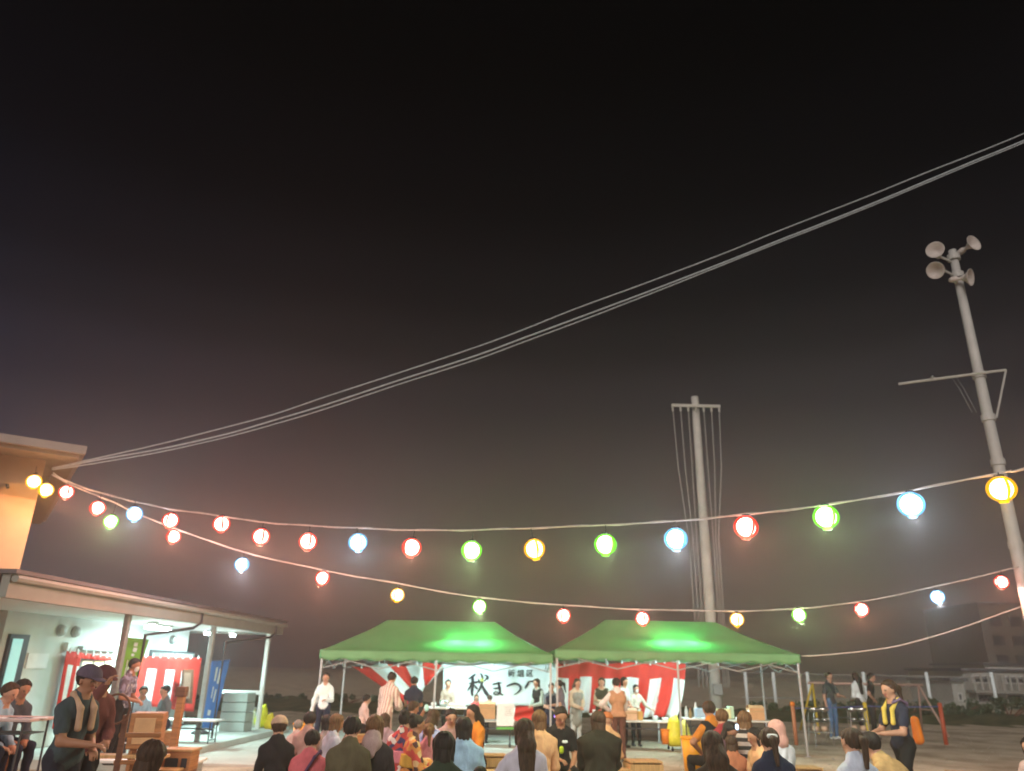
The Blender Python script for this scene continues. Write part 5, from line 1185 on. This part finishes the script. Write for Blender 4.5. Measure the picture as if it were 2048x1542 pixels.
p_('person with a round black haircut in a pale blue shirt', 929, 1437, 8.3, 185, 'sit', LBL, 'short', width=1.15, hair='semi', arms=('lap', 'side'))
p_('person with thick grey black hair in a dark green top, front row', 890, 1467, 6.4, 180, 'sit', c_('bottle_green', .03, .045, .03), 'short', hair='semi', width=1.05)
p_('small child in lilac with dark hair at the bottom edge', 962, 1495, 7.2, 190, 'sit', LIL, 'short', hair='semi', scale=.72)
p_('girl with very long dark brown hair in a white top', 1049, 1441, 7.4, 190, 'sit', c_('white_top', .50, .48, .56), 'short', hair='long', hc=BROWNH, arms=('lap', 'side'))
p_('person with short brown hair in a peach coloured top', 1079, 1423, 9.4, 175, 'sit', PEACH, 'long', hair='semi', hc=TAWNYH, width=1.15)
p_('man in a black tee with a white chest print facing the camera', 1122, 1417, 11.4, 10, 'sit', BLK, 'short', BLK, arms=('front', 'lap'), extras=[('logo', WHT)], skin=SKIN2, hpitch=.35, width=1.15)
p_('broad person all in black seen from behind with a bun of dark hair', 1196, 1424, 9.6, 185, 'sit', c_('soft_black', .025, .022, .016), 'long', width=1.55, hair='semi', hc=BROWNH, arms=('lap', 'lap'))
p_('person in a peach robe partly hidden behind the broad person in black', 1214, 1428, 12.4, 170, 'sit', PEACH, 'long', hair='none', extras=[('cap', c_('orange_cap', .5, .16, .06))], width=1.1)
# the seated crowd, right part
p_('person in an orange shirt and black waistcoat leaning left', 1416, 1404, 12.6, 200, 'sit', ORN, 'short', extras=[('vest', BLK)], arms=('lap', 'hip'), hc=BROWNH, skin=SKIN2)
p_('person with light brown hair in a maroon shirt', 1442, 1420, 11.8, 180, 'sit', MAR, 'short', hc=TAWNYH, width=1.15)
p_('person in a black and white striped shirt with brown hair', 1487, 1424, 11.0, 175, 'sit', STR, 'short', hair='semi', hc=TAWNYH, width=.92)
p_('dark haired person looking down with an orange lit face', 1459, 1448, 9.8, 45, 'sit', c_('plum_top', .12, .06, .08), 'short', hair='semi', hpitch=.5, skin=SKIN2, arms=('lap', 'lap'))
p_('large head of dark brown hair in the front row at right', 1424, 1466, 6.6, 170, 'sit', c_('dark_brown', .045, .03, .022), 'short', hair='long', hc=BROWNH, htilt=10)
p_('child with dark hair looking left beside the striped shirt', 1506, 1450, 9.4, -70, 'sit', PEACH, 'short', hair='semi', skin=SKIN2, scale=.9)
p_('woman in a dusty pink headscarf and white blouse', 1549, 1443, 9.3, 205, 'sit', c_('blue_white', .55, .58, .64), 'long', hair='none', extras=[('hood', c_('pink_scarf', .50, .28, .24))], width=1.1, arms=('lap', 'hip'))
p_('girl with a ponytail and pale hair clip in a navy top', 1536, 1459, 7.3, 180, 'sit', NAVY, 'short', hair='pony', hc=BROWNH, extras=[('clip', c_('pale_clip', .6, .65, .65))])
p_('girl with a ponytail in a light blue and white top, lower right', 1700, 1460, 6.9, 200, 'sit', c_('ice_blue', .50, .55, .66), 'short', hair='pony', hc=BROWNH, htilt=-12)
p_('person in a khaki top bending forward at the lower right', 1738, 1470, 8.0, -140, 'sit', TAN, 'long', hair='short', lean=.75, width=1.15, skin=SKIN)
p_('person at the very right edge, only part of a dark head in view', 2056, 1476, 8.6, -60, 'sit', c_('soft_pink', .5, .36, .34), 'short', hair='semi')
p_('person with grey hair above the orange yellow bucket', 598, 1441, 12.9, 170, 'sit', c_('mushroom', .38, .28, .26), 'short', hc=GREYH)
p_('woman in a dusty mauve dress behind the woman with the mauve scarf', 770, 1428, 12.4, 200, 'sit', c_('dusty_mauve', .34, .22, .26), 'short', hair='bob', hc=BROWNH)
p_('child with a brown ponytail behind the thick haired person in the front row', 858, 1452, 10.9, 190, 'sit', c_('rose', .50, .20, .24), 'short', hair='pony', hc=TAWNYH, scale=.85)
p_('boy with an orange lit neck in front of the maroon shirt', 1463, 1492, 9.6, 175, 'sit', c_('rust_top', .34, .13, .07), 'short', hair='semi', hc=BROWNH, scale=.82, skin=SKIN2)
# seats for those whose seat is hidden by the people in front
seat0 = None
for P_, rz_, sc_, body in SEATS:
    if seat0 is None:
        seat0 = thing('seat_box', 'plain wooden box used as a seat, hidden by the person sitting on it', 'seat', (0, 0, 0), 0, 'wooden seat boxes under the crowd')
        link('seat_lid', box(B(), -.17, .17, -.16, .14, .40, .43), PALEWOOD, seat0); link('seat_side', box(B(), -.15, .15, -.14, .12, 0, .40), WOOD, seat0); t = seat0
    else: t = copy_tree(seat0)
    t.location = (body.location.x, body.location.y, 0); t.rotation_euler = (0, 0, rz_); t.scale = (sc_,) * 3
# small bright things held or worn in the crowd
for px, py, y, m, r, lab in ((1111, 1431, 12.5, mat('violet_toy_light', (.3, .2, .9), .4, 0, emit=(.25, .15, 1.0), es=2.2), .022, 'small glowing violet toy light in front of the tent pole'), (1474, 1454, 10.5, mat('phone_glow', (.6, .7, .9), .4, 0, emit=(.45, .7, 1.0), es=1.4), .022, 'small glowing phone screen beside the maroon shirt'),
                            (1123, 1500, 10.9, mat('lime_bottle', (.45, .6, .03), .4, .1, 8), .03, 'lime green drink bottle held by the man in the black tee'), (853, 1416, 13.0, mat('mint_balloon', (.4, .68, .64), .4, .05, 5), .035, 'small round mint coloured fan above the lavender girl')):
    p = Pt(px, py, y); o = sdf_obj('glow_toy' if 'glow' in lab else 'held_item', [prim((0, 0, -r * .6), (0, 0, r * .6), r, r, 0)], r / 3, [m]); o.location = p; tag(o, lab, 'toy' if 'toy' in lab else 'item')
